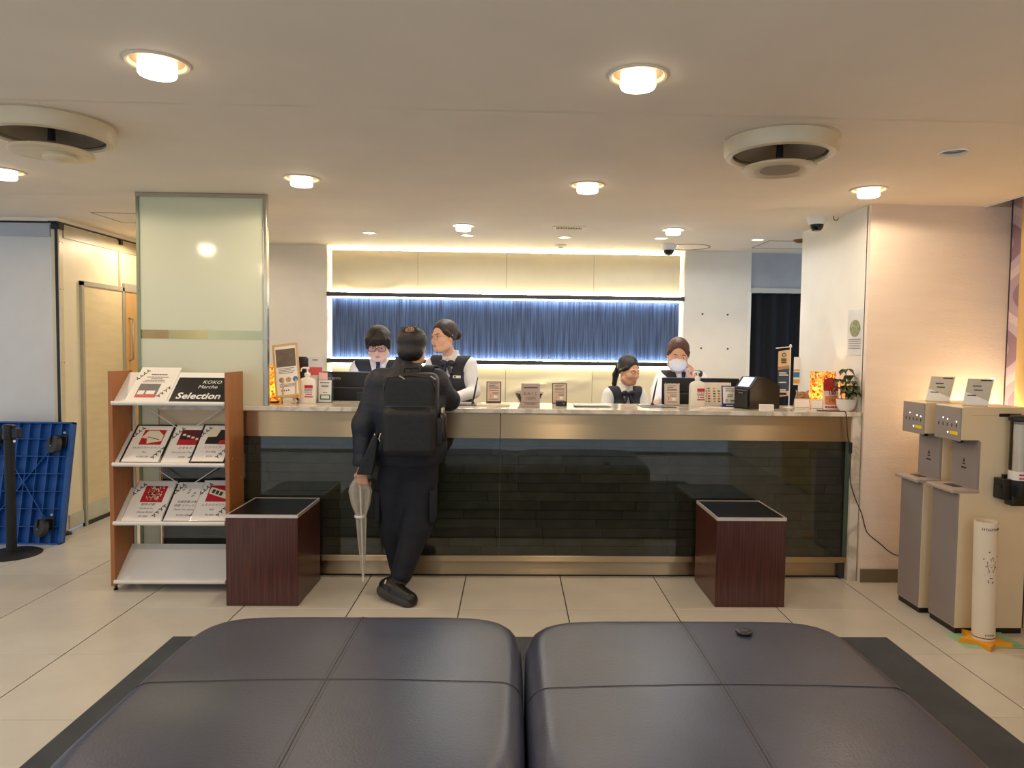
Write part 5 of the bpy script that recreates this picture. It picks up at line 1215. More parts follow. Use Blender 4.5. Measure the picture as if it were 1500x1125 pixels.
# uplight hidden behind the dispensers
t = thing('uplight_lamp', 'slim warm uplight standing behind the water dispensers', 'lamp', (2.90, 4.26, 0))
MB().lathe([(0, 0), (.10, 0), (.10, .012), (.02, .02), (0, .02)], 28).build('base', M_darkrail, t, True); MB().lathe([(.010, .018), (.010, .92)], 12).build('pole', M_darkrail, t, True)
MB().lathe([(.012, .90), (.05, .94), (.062, .99), (.058, .99), (.044, .945), (.0, .915)], 28).build('shade', M_white, t, True); MB().ball((0, 0, .985), .032, 16, 10).build('bulb', emis_mat('uplight_bulb', (1.0, .78, .50), 260.0), t, True)
# ------------------------------------------------------------------ signed-distance modelling for people
from mathutils.bvhtree import BVHTree
class Sdf:
    def __init__(s, lo, hi, h):
        s.lo = np.array(lo, float); s.h = h; s.n = np.ceil((np.array(hi)-s.lo)/h).astype(int)+1
        s.ax = [(s.lo[i]+h*np.arange(s.n[i])).astype(np.float32) for i in range(3)]
        s.f = np.full(s.n, 1.0, np.float32)
    def _sl(s, lo, hi, pad):
        sl = []
        for i in range(3):
            a = max(0, int((lo[i]-pad-s.lo[i])/s.h)); b = min(s.n[i], int((hi[i]+pad-s.lo[i])/s.h)+2)
            if b <= a: return None
            sl.append(slice(a, b))
        return tuple(sl)
    def _do(s, fn, lo, hi, k, op):
        sl = s._sl(lo, hi, k+3*s.h)
        if sl is None: return
        X = s.ax[0][sl[0]][:, None, None]; Y = s.ax[1][sl[1]][None, :, None]; Z = s.ax[2][sl[2]][None, None, :]
        d = fn(X, Y, Z); a = s.f[sl]
        if op == 'u':
            if k > 0:
                h = np.clip(0.5+0.5*(a-d)/k, 0, 1); s.f[sl] = a*(1-h)+d*h-k*h*(1-h)
            else: s.f[sl] = np.minimum(a, d)
        else:
            d = -d
            if k > 0:
                h = np.clip(0.5-0.5*(a-d)/k, 0, 1); s.f[sl] = a*(1-h)+d*h+k*h*(1-h)
            else: s.f[sl] = np.maximum(a, d)
    def rc(s, a, b, ra, rb=None, k=0.02, op='u'):
        rb = ra if rb is None else rb; a = np.array(a, float); b = np.array(b, float); ba = b-a; L = max(1e-9, float(ba@ba)); R = max(ra, rb)
        def fn(X, Y, Z):
            t = np.clip(((X-a[0])*ba[0]+(Y-a[1])*ba[1]+(Z-a[2])*ba[2])/L, 0, 1)
            return np.sqrt((X-a[0]-t*ba[0])**2+(Y-a[1]-t*ba[1])**2+(Z-a[2]-t*ba[2])**2)-(ra+(rb-ra)*t)
        s._do(fn, np.minimum(a, b)-R, np.maximum(a, b)+R, k, op); return s
    def el(s, c, r, R=None, k=0.02, op='u'):
        c = np.array(c, float); r = np.array(r, float); R = np.eye(3) if R is None else np.array(R)
        def fn(X, Y, Z):
            x, y, z = X-c[0], Y-c[1], Z-c[2]
            u = [(R[0, i]*x+R[1, i]*y+R[2, i]*z)/r[i] for i in range(3)]
            k0 = np.sqrt(u[0]**2+u[1]**2+u[2]**2)+1e-6; k1 = np.sqrt((u[0]/r[0])**2+(u[1]/r[1])**2+(u[2]/r[2])**2)+1e-6
            return k0*(k0-1)/k1
        m = r.max(); s._do(fn, c-m, c+m, k, op); return s
    def cut(s, fn):
        X = s.ax[0][:, None, None]; Y = s.ax[1][None, :, None]; Z = s.ax[2][None, None, :]
        s.f = np.maximum(s.f, fn(X, Y, Z)).astype(np.float32); return s
    def mesh(s):
        f = s.f; neg = f < 0; c = np.zeros(s.n-1, np.int8)
        for i in (0, 1):
            for j in (0, 1):
                for k in (0, 1): c += neg[i:i+s.n[0]-1, j:j+s.n[1]-1, k:k+s.n[2]-1]
        act = (c > 0) & (c < 8); idx = np.argwhere(act); acc = np.zeros((len(idx), 3)); cnt = np.zeros(len(idx))
        for ax in range(3):
            for u in (0, 1):
                for v in (0, 1):
                    o = [0, 0, 0]; o[(ax+1) % 3] = u; o[(ax+2) % 3] = v; o = np.array(o); e = o.copy(); e[ax] = 1
                    a = f[tuple((idx+o).T)]; b = f[tuple((idx+e).T)]; cr = (a < 0) != (b < 0)
                    t = np.where(cr, a/np.where(cr, a-b, 1), 0); p = o[None, :].astype(float).repeat(len(idx), 0); p[:, ax] += t
                    acc[cr] += p[cr]; cnt[cr] += 1
        V = s.lo+s.h*(idx+acc/cnt[:, None]); ids = -np.ones(act.shape, int); ids[act] = np.arange(len(idx)); F = []
        for ax in range(3):
            b_, c_ = (ax+1) % 3, (ax+2) % 3
            sl0 = [slice(None)]*3; sl1 = [slice(None)]*3; sl0[ax] = slice(0, -1); sl1[ax] = slice(1, None)
            ch = neg[tuple(sl0)] != neg[tuple(sl1)]; e = np.argwhere(ch); ok = (e[:, b_] > 0) & (e[:, c_] > 0) & (e[:, b_] < s.n[b_]-1) & (e[:, c_] < s.n[c_]-1); e = e[ok]
            q = []
            for du, dv in ((-1, -1), (0, -1), (0, 0), (-1, 0)):
                g = e.copy(); g[:, b_] += du; g[:, c_] += dv; q.append(ids[tuple(g.T)])
            q = np.stack(q, 1); flip = ~neg[tuple(e.T)]; q[flip] = q[flip][:, ::-1]; F.append(q)
        return V, np.concatenate(F)
def np_mesh(name, V, F, m, smooth_it=1):
    if smooth_it:
        for _ in range(smooth_it):      # light Laplacian relaxation
            s = np.zeros_like(V); n = np.zeros(len(V))
            for i in range(4):
                a, b = F[:, i], F[:, (i+1) % 4]; np.add.at(s, a, V[b]); np.add.at(n, a, 1); np.add.at(s, b, V[a]); np.add.at(n, b, 1)
            V = V*0.5+0.5*s/np.maximum(n, 1)[:, None]
    me = bpy.data.meshes.new(name); me.vertices.add(len(V)); me.vertices.foreach_set('co', V.ravel())
    me.loops.add(F.size); me.loops.foreach_set('vertex_index', F.ravel()); me.polygons.add(len(F))
    me.polygons.foreach_set('loop_start', np.arange(0, F.size, 4)); me.polygons.foreach_set('use_smooth', np.ones(len(F), bool)); me.update(calc_edges=True); me.validate()
    me.materials.append(m); return me
def rotm(yaw=0, pitch=0, roll=0):
    return np.array((Matrix.Rotation(math.radians(yaw), 3, 'Z') @ Matrix.Rotation(math.radians(pitch), 3, 'X') @ Matrix.Rotation(math.radians(roll), 3, 'Y')))
V3 = lambda *a: np.array(a, float)
class Bvh:
    def __init__(s, V, F): s.t = BVHTree.FromPolygons([tuple(v) for v in V], [tuple(int(i) for i in f) for f in F])
    def hit(s, o, d):
        r = s.t.ray_cast(Vector(o), Vector(d)); return None if r[0] is None else np.array(r[0])
def head_prims(S, H, R, male=False, g=1.0):
    P = lambda x, y, z: H+R@V3(x*g, y*g, z*g)
    S.el(P(0, .018, .036), V3(.075, .094, .084)*g, R, k=.02)
    S.el(P(0, -.020, -.028), V3(.0635 if not male else .066, .071, .084)*g, R, k=.03)
    S.el(P(0, -.048, -.086), V3(.036, .034, .027)*g, R, k=.03)
    for sx in (-1, 1):
        S.el(P(sx*.036, -.058, -.032), V3(.026, .026, .026)*g, R, k=.02)
        S.rc(P(sx*.055, -.010, -.070), P(sx*.030, -.050, -.094), .020*g, .018*g, k=.025)
        S.el(P(sx*.031, -.092, .002), V3(.0175, .013, .0095)*g, R, k=.012, op='s')
        S.rc(P(sx*.012, -.086, .017), P(sx*.046, -.074, .017), .007*g, .006*g, k=.012)
        S.el(P(sx*.074, .012, -.012), V3(.0085, .018, .031)*g, rotm_mul(R, 0, 0, 12*sx), k=.008)
        S.el(P(sx*.010, -.093, -.034), V3(.0075, .008, .006)*g, R, k=.008)
        S.el(P(sx*.031, -.079, .000), V3(.0125, .0105, .0085)*g, R, k=.004)
    S.rc(P(0, -.084, .012), P(0, -.100, -.030), .0062*g, .0105*g, k=.012)
    S.el(P(0, -.086, -.0585), V3(.023, .0085, .0052)*g, R, k=.008); S.el(P(0, -.085, -.0685), V3(.019, .0085, .0058)*g, R, k=.008)
def rotm_mul(R, y, p, r): return R@rotm(y, p, r)
def hand_prims(S, W, d, n, curl=0.5, spread=0.1, side=1, thumb=0.6, sc=1.0):
    """W wrist, d towards the fingers, n out of the back of the hand; side=+1 puts the thumb on d x n"""
    d = d/np.linalg.norm(d); n = n-d*(n@d); n = n/np.linalg.norm(n); u = np.cross(d, n)*side
    S.rc(W-d*.02, W+d*.03*sc, .024*sc, .026*sc, k=.015)
    for i in range(4):
        o = (1.5-i)*.0195*sc; kn = W+d*(.088-(abs(i-1.2)*.004))*sc+u*o; S.rc(W+d*.02*sc+u*o*.6, kn, .0125*sc, .0105*sc, k=.014)
        L = (.040, .045, .042, .032)[i]*sc; p = kn; a = 0.0; dd = d+u*(1.5-i)*spread*.3; dd = dd/np.linalg.norm(dd)
        for j, f in enumerate((1.0, .68, .55)):
            a += curl*(0.9 if j == 0 else 1.1); q = p+(dd*math.cos(a)-n*math.sin(a))*L*f; S.rc(p, q, (.0098-.0009*j)*sc, (.0090-.0009*j)*sc, k=.004); p = q
    b = W+d*.022*sc+u*.022*sc; m = b+(d*.55+u*.75-n*.25)*.040*sc; e = m+(d*.85+u*(.5-thumb)-n*(.2+.3*curl))*.034*sc; t = e+(d*.9-u*.2*thumb-n*.3*curl)*.024*sc
    S.rc(b, m, .0150*sc, .0115*sc, k=.012); S.rc(m, e, .0112*sc, .0098*sc, k=.004); S.rc(e, t, .0095*sc, .0080*sc, k=.004)
M_shirt = mat('white_shirt_cotton', srgb(228, 224, 222), 0.75, var=0.03, bump=0.25, bscale=26, sheen=0.2)
M_vest = mat('charcoal_vest', srgb(40, 42, 50), 0.75, var=0.1, bump=0.1, bscale=300)
M_trou = mat('dark_trousers', srgb(30, 32, 40), 0.8, var=0.1)
M_shoe = mat('black_shoe_leather', srgb(18, 17, 17), 0.4, var=0.1)
M_tie = mat('navy_satin', srgb(22, 26, 40), 0.4, var=0.15, scale=20)
M_eyew = mat('eye_white', srgb(226, 220, 214), 0.25, var=0.01); M_iris = mat('dark_iris', srgb(30, 20, 16), 0.15); M_lip = mat('lip_rose', srgb(176, 98, 92), 0.45)
def hair_mat(name, c): return mat(name, c, 0.48, var=0.55, scale=10, stretch=(16, 16, 0.9), bump=0.35, bscale=14)

class Person:
    def __init__(s, label, x, y, z0=0.0):
        s.o = np.array((x, y, z0)); s.t = thing('person', label, 'person', (x, y, z0)); s.k = {}
    def L(s, p): return np.array(p, float)-s.o                      # world -> local
    def part(s, name, S, m, it=1, parent=None, **kw):
        V, F = S.mesh(); me = np_mesh(name, V, F, m, it); o = obj(name, me, None, parent or s.t, **kw); s.k[name] = Bvh(V, F); return o
    def head_map(s, H, R):
        s.H, s.R = H, R; Mx = Matrix([[*R[i], H[i]] for i in range(3)]+[[0, 0, 0, 1]]); s.HM = Mx; return Mx
    def face_y(s, x, z):
        o = s.H+s.R@V3(x, -.3, z); h = s.k['body'].hit(o, s.R@V3(0, 1, 0)); return -.08 if h is None else float((s.R.T@(h-s.H))[1])
    def face(s, brow, closed=0.0, mouth=True, skin=None, lip=None, look=0.0, browz=.021):
        B = s.body
        for sx in (-1, 1):
            x = sx*.031; y = s.face_y(x, .001)
            MB().ball((x, y+.0035, .0005), (.0125, .0055, .0052*(1-closed*.55)), 14, 8, M=s.HM).build('eye', M_eyew, B, True)
            MB().ball((x+look, y-.0003, 0.0-closed*.0012), (.0056, .0026, .0050*(1-closed*.5)), 12, 8, M=s.HM).build('iris', M_iris, B, True)
            pts = [s.HM @ Vector((x+dx, s.face_y(x+dx, .005)-.0006, .0052*(1-closed*.8)-abs(dx)*.16)) for dx in (-.014, -.008, 0, .008, .014)]
            MB().tube(pts, [.0008, .0014, .0016, .0014, .0008], 6).build('eyelid', brow, B, True)
            pts = [s.HM @ Vector((x+dx, s.face_y(x+dx, browz)-.0008, browz+.002-((dx*sx-.002)**2)*11)) for dx in (-.018, -.010, 0, .010, .019)]
            MB().tube(pts, [.0014, .0026, .0028, .0024, .0010], 6).build('eyebrow', brow, B, True)
        if mouth:
            for z, h in ((-.0600, .0036), (-.0680, .0044)):
                pts = [s.HM @ Vector((dx, s.face_y(dx, z)+.0012, z+abs(dx)*.08*(1 if h < .004 else .35))) for dx in (-.021, -.012, -.005, 0, .005, .012, .021)]
                MB().tube(pts, [.0012, h*.8, h, h, h, h*.8, .0012], 8).build('lip', lip or M_lip, B, True)
    def glasses(s, m, rim, lens, w_=.027, h_=.018, r=.0016):
        g = MB(); t = s.t; yb = min(s.face_y(0, .004), s.face_y(.03, .0))-.012
        for sx in (-1, 1):
            cx = sx*.033; pts = []
            for k in range(25):
                a = 2*PI*k/24; c, q = math.cos(a), math.sin(a); e = 3.2; rr = (abs(c)**e+abs(q)**e)**(-1/e)
                pts.append(s.HM @ Vector((cx+c*rr*w_, yb+.006*abs(c*rr*w_*sx+cx)/.06, -.002+q*rr*h_)))
            g.tube(pts, r, 6, cap=False)
            g.tube([s.HM @ Vector(v) for v in ((sx*(.033+w_), yb+.006, .006), (sx*.076, yb+.035, .006), (sx*.080, .012, .004))], r, 6)
        g.tube([s.HM @ Vector(v) for v in ((-.007, yb, .002), (0, yb-.003, .004), (.007, yb, .002))], r, 6)
        fr = g.build('glasses', m, t, True)
        for sx in (-1, 1):
            cx = sx*.033; b = MB(); ring = []
            for k in range(24):
                a = 2*PI*k/24; c, q = math.cos(a), math.sin(a); e = 3.2; rr = (abs(c)**e+abs(q)**e)**(-1/e); ring.append(s.HM @ Vector((cx+c*rr*w_*.97, yb+.0005+.006*abs(c*rr*w_*sx+cx)/.06, -.002+q*rr*h_*.97)))
            b.add(ring, [tuple(range(24))]); b.build('lens', lens, fr)
    def hair(s, name, fn, m, lo=(-.14, -.16, -.22), hi=(.14, .20, .17), h=.0036, it=1):
        S = Sdf(lo, hi, h); fn(S); V, F = S.mesh(); V = (s.R@V.T).T+s.H; me = np_mesh(name, V, F, m, it); return obj(name, me, None, s.t)
def torso(S, Sh, P, lat, sc=1.0, inf=0.0, k=.05, male=False, R=None):
    ax = Sh-P; Ln = np.linalg.norm(ax); ax = ax/Ln; fwd = np.cross(lat, ax); Rm = np.stack([lat, -fwd, ax], 1)
    if Rm[2, 2] < 0: Rm = -Rm
    w = (.172 if male else .152)*sc; d = (.108 if male else .098)*sc
    S.el(Sh-ax*.13*sc, V3(w+inf, d+inf, .165*sc+inf), Rm, k=k)
    S.rc(Sh+lat*(w-.028)-ax*.012, Sh-lat*(w-.028)-ax*.012, .052*sc+inf, k=k)
    S.rc(Sh+ax*.01, Sh+ax*.055, .060*sc+inf, .046*sc+inf, k=.03)
    if not male:
        for sx in (-1, 1): S.el(Sh-ax*.17*sc+lat*sx*.065-Rm[:, 1]*.062, V3(.062+inf, .052+inf, .060+inf), Rm, k=.05)
    S.el(P+ax*Ln*.45, V3(w*.90+inf, d*.93+inf, .16*sc+inf), Rm, k=.06); S.el(P+ax*.02, V3(w*1.04+inf, d*1.10+inf, .13*sc+inf), Rm, k=.06)
    return Rm
def staff(label, root, Sh, P, yaw, H, HR, arms, male=False, sc=1.0, skin=M_skin, legs=True, hands=(True, True), z0=0.0, vz=.165, seated=False):
    p = Person(label, root[0], root[1], z0); a = math.radians(yaw); lat = V3(math.cos(a), math.sin(a), 0)
    Sh, P, H = p.L(Sh), p.L(P), p.L(H); arms = [[p.L(q) for q in A[:3]]+list(A[3:]) for A in arms]
    lo = np.min([A[i] for A in arms for i in range(3)]+[P, H], 0)-.20; hi = np.max([A[i] for A in arms for i in range(3)]+[P, H], 0)+.20; lo[2] = 0.0-.01 if legs else lo[2]
    if legs and seated: lo[1] -= .3
    # body
    S = Sdf(lo, hi, .0048); Rm = torso(S, Sh, P, lat, sc, -.012, male=male)
    nb = Sh+V3(0, 0, .02); S.rc(nb, H+HR@V3(0, .018, -.065), .054*sc if male else .047*sc, .050*sc if male else .044*sc, k=.025)
    for sg, A in zip((1, -1), arms):
        S.rc(A[0], A[1], .040, .034, k=.02); S.rc(A[1], A[2], .033, .024, k=.015)
        hand_prims(S, A[2], A[3], A[4], A[5], side=A[6], sc=.95)
    hip = [P+lat*sx*.085*sc for sx in (1, -1)]
    if legs:
        kn = [q+(V3(0, -.02, -.40) if not seated else -Rm[:, 1]*0+V3(0, -.30, -.03)) for q in hip]
        kn = [np.array((q[0], q[1], max(q[2], .42 if not seated else .5))) for q in kn]; an = [np.array((q[0], q[1]+.03, .09)) for q in kn]; toe = [q+V3(0, -.12, -.05) for q in an]
        for i in range(2): S.rc(hip[i], kn[i], .065, .048, k=.04); S.rc(kn[i], an[i], .046, .034, k=.02); S.rc(an[i]+V3(0, .03, -.04), toe[i], .030, .026, k=.02)
    head_prims(S, H, HR, male)
    p.head_map(H, HR); p.body = p.part('body', S, skin)
    # shirt
    S = Sdf(lo, hi, .0066); torso(S, Sh, P, lat, sc, 0.0, male=male)
    for A in arms:
        S.rc(A[0], A[1], .055*sc, .047*sc, k=.035); w = A[2]-(A[2]-A[1])/np.linalg.norm(A[2]-A[1])*.015; S.rc(A[1], w, .047*sc, .037*sc, k=.02); S.rc(w-(A[2]-A[1])*.10, w, .040*sc, .040*sc, k=.006)
    S.rc(Sh+V3(0, 0, .03), Sh+V3(0, 0, .068), .060*sc, .056*sc, k=.008)
    nz = H[2]-.115; S.cut(lambda X, Y, Z: Z-(Sh[2]+.085)+0*X+0*Y)
    p.part('shirt', S, M_shirt)
    # vest
    S = Sdf(lo, hi, .0062); torso(S, Sh, P, lat, sc, .010, male=male)
    for sx in (-1, 1):
        S.el(Sh+lat*sx*(.226 if male else .205)*sc-V3(0, 0, .06), V3(.058, .20, .135)*sc, Rm, k=.012, op='s')
    cl, fl = lat, -Rm[:, 1]     # fl: forward
    def vcut(X, Y, Z):
        x = (X-Sh[0])*cl[0]+(Y-Sh[1])*cl[1]; y = (X-Sh[0])*fl[0]+(Y-Sh[1])*fl[1]; z = Z-(Sh[2]-vz)
        return -np.maximum(np.abs(x)-np.minimum(z, .30)*.30, -(y+.02+0*Z))
    S.cut(vcut); S.cut(lambda X, Y, Z: Z-(Sh[2]+.045)+0*X+0*Y)
    S.rc(Sh+V3(0, 0, .0), Sh+V3(0, 0, .12), .062*sc, .062*sc, k=.006, op='s')
    S.cut(lambda X, Y, Z: (P[2]-.02)-Z+0*X+0*Y)
    p.part('vest', S, M_vest)
    if legs:
        S = Sdf(lo, hi, .009); S.el(P+V3(0, 0, -.02), V3(.172*sc, .122*sc, .135*sc), k=.05)
        for i in range(2): S.rc(hip[i], kn[i], .086, .064, k=.04); S.rc(kn[i], an[i], .062, .055, k=.02)
        S.cut(lambda X, Y, Z: .085-Z+0*X+0*Y); p.part('trousers', S, M_trou)
        for i in range(2):
            S = Sdf(np.minimum(an[i], toe[i])-.09, np.maximum(an[i], toe[i])+.09, .007); S.rc(an[i]+V3(0, .04, -.045), toe[i]+V3(0, -.02, -.005), .045, .040, k=.02); S.rc(an[i], an[i]+V3(0, 0, .02), .045, k=.02); S.cut(lambda X, Y, Z: .001-Z+0*X+0*Y); p.part('shoe', S, M_shoe)
    fl = fl*V3(1, 1, 0); fl = fl/np.linalg.norm(fl)
    p.lat, p.fwd, p.Sh = lat, fl, Sh
    def front(x, z, gname='vest', off=0.0):
        o = Sh+lat*x+fl*.6; o = np.array((o[0], o[1], Sh[2]+z)); best = None
        for g in ('vest', 'shirt'):
            h = p.k[g].hit(o, -fl)
            if h is not None and (best is None or (h-o)@(-fl) < (best-o)@(-fl)): best = h
        best = o-fl*.5 if best is None else best
        return best+fl*off
    p.front = front
    # collar wings
    for sx in (-1, 1):
        b = MB(); a_ = front(sx*.006, .028, off=.008); q = front(sx*.040, -.020, off=.006); r = Sh+lat*sx*.056+V3(0, 0, .066)+fl*.012; r2 = Sh+lat*sx*.060+V3(0, 0, .030)+fl*.030
        b.add([a_, q, r2, r, a_+fl*.003, q+fl*.003, r2+fl*.003, r+fl*.003], [(0, 1, 2, 3), (4, 5, 6, 7), (0, 1, 5, 4), (1, 2, 6, 5), (2, 3, 7, 6), (3, 0, 4, 7)]); b.build('collar_wing', M_shirt, p.t)
    return p
def bow(p, z=-.012, w=.052):
    c = p.front(0, z, off=.024); lat, f = p.lat, p.fwd; Rb = np.stack([lat, -f, V3(0, 0, 1)], 1)
    S = Sdf(c-.11, c+.11, .0035)
    for sx in (-1, 1):
        S.el(c+lat*sx*.034+V3(0, 0, .0), (.030, .012, .023), Rb@rotm(0, 0, 12*sx), k=.006)
        S.rc(c+lat*sx*.008-V3(0, 0, .012), p.front(sx*.030, z-.075, off=.012), .009, .016, k=.008)
    S.el(c+f*.006, (.013, .012, .014), Rb, k=.004); p.part('bow_tie', S, M_tie)
def tie(p):
    b = MB(); pts = [(0, .028), (0, .005), (0, -.05), (0, -.12), (0, -.17)]; ws = [.015, .013, .018, .026, .030]; vs = []
    for (x, z), w_ in zip(pts, ws):
        c = p.front(x, z, off=.006); vs += [c-p.lat*w_, c+p.fwd*.004, c+p.lat*w_]
    fs = []
    for i in range(4): fs += [(i*3, i*3+1, i*3+4, i*3+3), (i*3+1, i*3+2, i*3+5, i*3+4)]
    b.add(vs, fs); c = p.front(0, .022, off=.010); b.ball(tuple(c), (.017, .012, .016), 12, 8); b.build('necktie', M_tie, p.t, True)
# ------------------------------------------------------------------ the people
def A3(px, py, Y): return np.array(aty(px, py, Y))
def cap(S, r=(.083, .102, .091), c=(0, .020, .041)): S.el(c, r, k=0)
def build_people():
    H_dark = hair_mat('hair_black', srgb(22, 16, 14)); H_brown = hair_mat('hair_dark_brown', srgb(44, 25, 19)); H_red = hair_mat('hair_chestnut', srgb(80, 44, 27)); H_grey = hair_mat('hair_black_thin', srgb(26, 20, 18))
    skin2 = mat('skin_warm', srgb(214, 162, 132), 0.5, var=0.04, scale=30, sss=0.12); skin_m = mat('skin_pale', srgb(232, 196, 180), 0.5, var=0.03, scale=30, sss=0.12)
    d_down = V3(0, -.35, -.94)
    # ---- clerk with glasses
    Sh = A3(556, 535, 5.42); P = V3(Sh[0]+.0, 5.58, .93); H = A3(554.5, 508, 5.29); H[2] = A3(555, 478, 5.29)[2]-.128
    R = rotm(4, 20, 0)
    e1, w1 = V3(Sh[0]+.24, 5.40, 1.02), V3(Sh[0]+.10, 5.22, .80); e2, w2 = V3(Sh[0]-.24, 5.40, 1.02), V3(Sh[0]-.10, 5.22, .80)
    sx = .165; p = staff('clerk in glasses, dark vest and tie bending over a black monitor', (Sh[0], 5.58), Sh, P, 2, H, R,
        [(Sh+V3(sx, 0, -.03), e1, w1, V3(-.3, -1, -.2), V3(0, -.1, 1), .25, -1), (Sh+V3(-sx, 0, -.03), e2, w2, V3(.3, -1, -.2), V3(0, -.1, 1), .25, 1)], male=True, skin=skin_m, vz=.19)
    p.face(H_dark, closed=.75, lip=mat('lip_pale', srgb(196, 128, 124), 0.5))
    def fringe(S):
        cap(S, (.091, .110, .092), (0, .014, .043)); S.el((0, -.132, -.052), (.080, .075, .083), k=.010, op='s')
        S.cut(lambda X, Y, Z: -(Z+.040+np.clip(Y-.03, 0, 1)*.55)+0*X)
        S.rc((-.074, -.045, .045), (-.076, -.030, -.018), .018, .012, k=.015); S.rc((.074, -.045, .045), (.076, -.030, -.018), .018, .012, k=.015)
        for i, (x0, x1, z1) in enumerate(((.030, -.066, .012), (.032, -.048, .014), (.034, -.030, .010), (.036, -.012, .014), (.038, .006, .016), (.040, .020, .024), (.045, .052, .020), (.047, .064, .010))):
            S.rc((x0*.7, -.070, .108), ((x0+x1)/2, -.094+abs(x0+x1)*.10, .066), .014, .013, k=.010); S.rc(((x0+x1)/2, -.094+abs(x0+x1)*.10, .066), (x1, -.098+abs(x1)*.42, z1), .012, .004, k=.008)
    p.hair('hair', fringe, H_dark)
    p.glasses(mat('glasses_dark_frame', srgb(40, 18, 22), 0.3), .0, glass_mat('violet_lens', (0.80, 0.74, 0.92)), r=.0019)
    tie(p)
    # ---- clerk resting her arms on the desk
    Sh = A3(661, 529, 5.52); P = V3(Sh[0]+.03, 5.60, .93); H = A3(650, 494, 5.46); H[2] = A3(650, 467.5, 5.46)[2]-.130
    R = rotm(-44, 3, 0); lat = V3(math.cos(-.25), math.sin(-.25), 0)
    e1 = A3(694, 574, 5.40); w1 = A3(664, 584, 5.10); e2 = Sh-lat*.23+V3(0, -.06, -.27); w2 = V3(Sh[0]-.06, 5.08, 1.125)
    p = staff('clerk in vest and black bow looking aside with forearms on the desk', (Sh[0], 5.60), Sh, P, -14, H, R,
        [(Sh+lat*.150+V3(0, 0, -.03), e1, w1, V3(-1, -.35, -.12), V3(0, 0, 1), .2, -1), (Sh-lat*.150+V3(0, 0, -.03), e2, w2, V3(.8, -.5, -.1), V3(0, 0, 1), .2, 1)], skin=M_skin)
    p.face(H_brown, closed=.1)
    def pulled(S, bun=True, part=0.0):
        cap(S); S.el((part*.6, -.110, -.004), (.070, .080, .084), k=.012, op='s')
        S.cut(lambda X, Y, Z: -(Z+.018+np.clip(Y-.015, -.01, 1)*.75)+0*X)
        S.rc((-.070, -.035, .035), (-.074, .030, -.018), .012, .014, k=.015); S.rc((.070, -.035, .035), (.074, .030, -.018), .012, .014, k=.015)
        if bun: S.el((0, .128, .010), (.044, .036, .042), k=.015)
    p.hair('hair', lambda S: pulled(S, True, .012), H_brown)
    p.glasses(mat('thin_gold_frame', srgb(120, 84, 60), 0.3, metal=0.8), .0, glass_mat('clear_lens', (0.95, 0.95, 0.95)), w_=.024, h_=.020, r=.0009)
    bow(p)
    c = p.front(.075, -.115, off=.004); Mx = Matrix.Translation(Vector(c)) @ Matrix.Rotation(-.25, 4, 'Z')
    tg = MB().box(-.030, .030, -.003, .001, -.010, .010, bev=.001, M=Mx).build('name_tag', M_white, p.t); MB().box(-.022, -.006, -.0036, -.003, -.005, .005, M=Mx).build('tag_print', M_print, tg)
    c = p.front(.118, -.10, off=.005); MB().tube([tuple(c+V3(0, 0, -.02)), tuple(c+V3(.002, 0, .022))], .004, 8).build('pen', mat('blue_pen', srgb(60, 60, 150), 0.3), p.t, True)
    # ---- seated clerk with ponytail
    Sh = A3(915, 573, 6.22); P = V3(Sh[0], 6.30, .62); H = A3(921, 543, 6.17); H[2] = A3(917, 521, 6.17)[2]-.128
    R = rotm(38, 12, 0); lat = V3(math.cos(.2), math.sin(.2), 0)
    p = staff('seated clerk with a black ponytail, vest and black bow looking down', (Sh[0], 6.30), Sh, P, 11, H, R,
        [(Sh+lat*.145+V3(0, 0, -.03), Sh+lat*.20+V3(0, -.05, -.28), Sh+V3(.10, -.26, -.37), V3(-.3, -1, -.1), V3(0, 0, 1), .25, -1), (Sh-lat*.145+V3(0, 0, -.03), Sh-lat*.205+V3(0, -.05, -.28), Sh+V3(-.10, -.26, -.37), V3(.3, -1, -.1), V3(0, 0, 1), .25, 1)],
        skin=skin2, sc=.96, seated=True)
    p.face(H_dark, closed=.55)
    def pony(S):
        pulled(S, False, -.01); S.el((0, .118, .005), (.022, .022, .026), k=.012)
        for a, b, r0, r1 in (((0, .125, .0), (.0, .142, -.07), .026, .027), ((0, .142, -.07), (-.005, .135, -.15), .027, .020), ((-.005, .135, -.15), (-.01, .125, -.19), .020, .008)): S.rc(a, b, r0, r1, k=.012)
    p.hair('hair', pony, H_dark); bow(p)
    st = thing('office_stool', 'round office stool under the seated clerk', 'stool', (Sh[0], 6.31, 0))
    MB().lathe([(0, .44), (.18, .44), (.19, .455), (.18, .475), (0, .48)], 32).build('seat', M_black, st, True); MB().lathe([(.025, .03), (.025, .44)], 16).build('column', M_steel, st, True); MB().lathe([(0, 0), (.22, 0), (.22, .015), (.04, .04), (0, .04)], 32).build('base', M_steel, st, True)
    # ---- masked clerk with a hand at her ear
    Sh = A3(998, 551, 5.46); P = V3(Sh[0]+.02, 5.60, .90); H = A3(993, 520, 5.36); H[2] = A3(993, 494.5, 5.36)[2]-.130
    R = rotm(-6, 14, 4)
    eR, wR = A3(1036, 588, 5.33), A3(1018, 560, 5.30); eL, wL = A3(962, 574, 5.30), A3(961, 592, 5.10)
    p = staff('clerk in a white face mask holding one hand to her ear', (Sh[0], 5.60), Sh, P, 0, H, R,
        [(Sh+V3(.150, 0, -.03), eR, wR, V3(-.16, .06, 1), V3(.85, -.45, .05), .45, -1), (Sh+V3(-.150, 0, -.03), eL, wL, V3(.1, -.9, -.3), V3(0, -.2, 1), .25, 1)], skin=skin2)
    p.face(H_red, closed=.5, mouth=False)
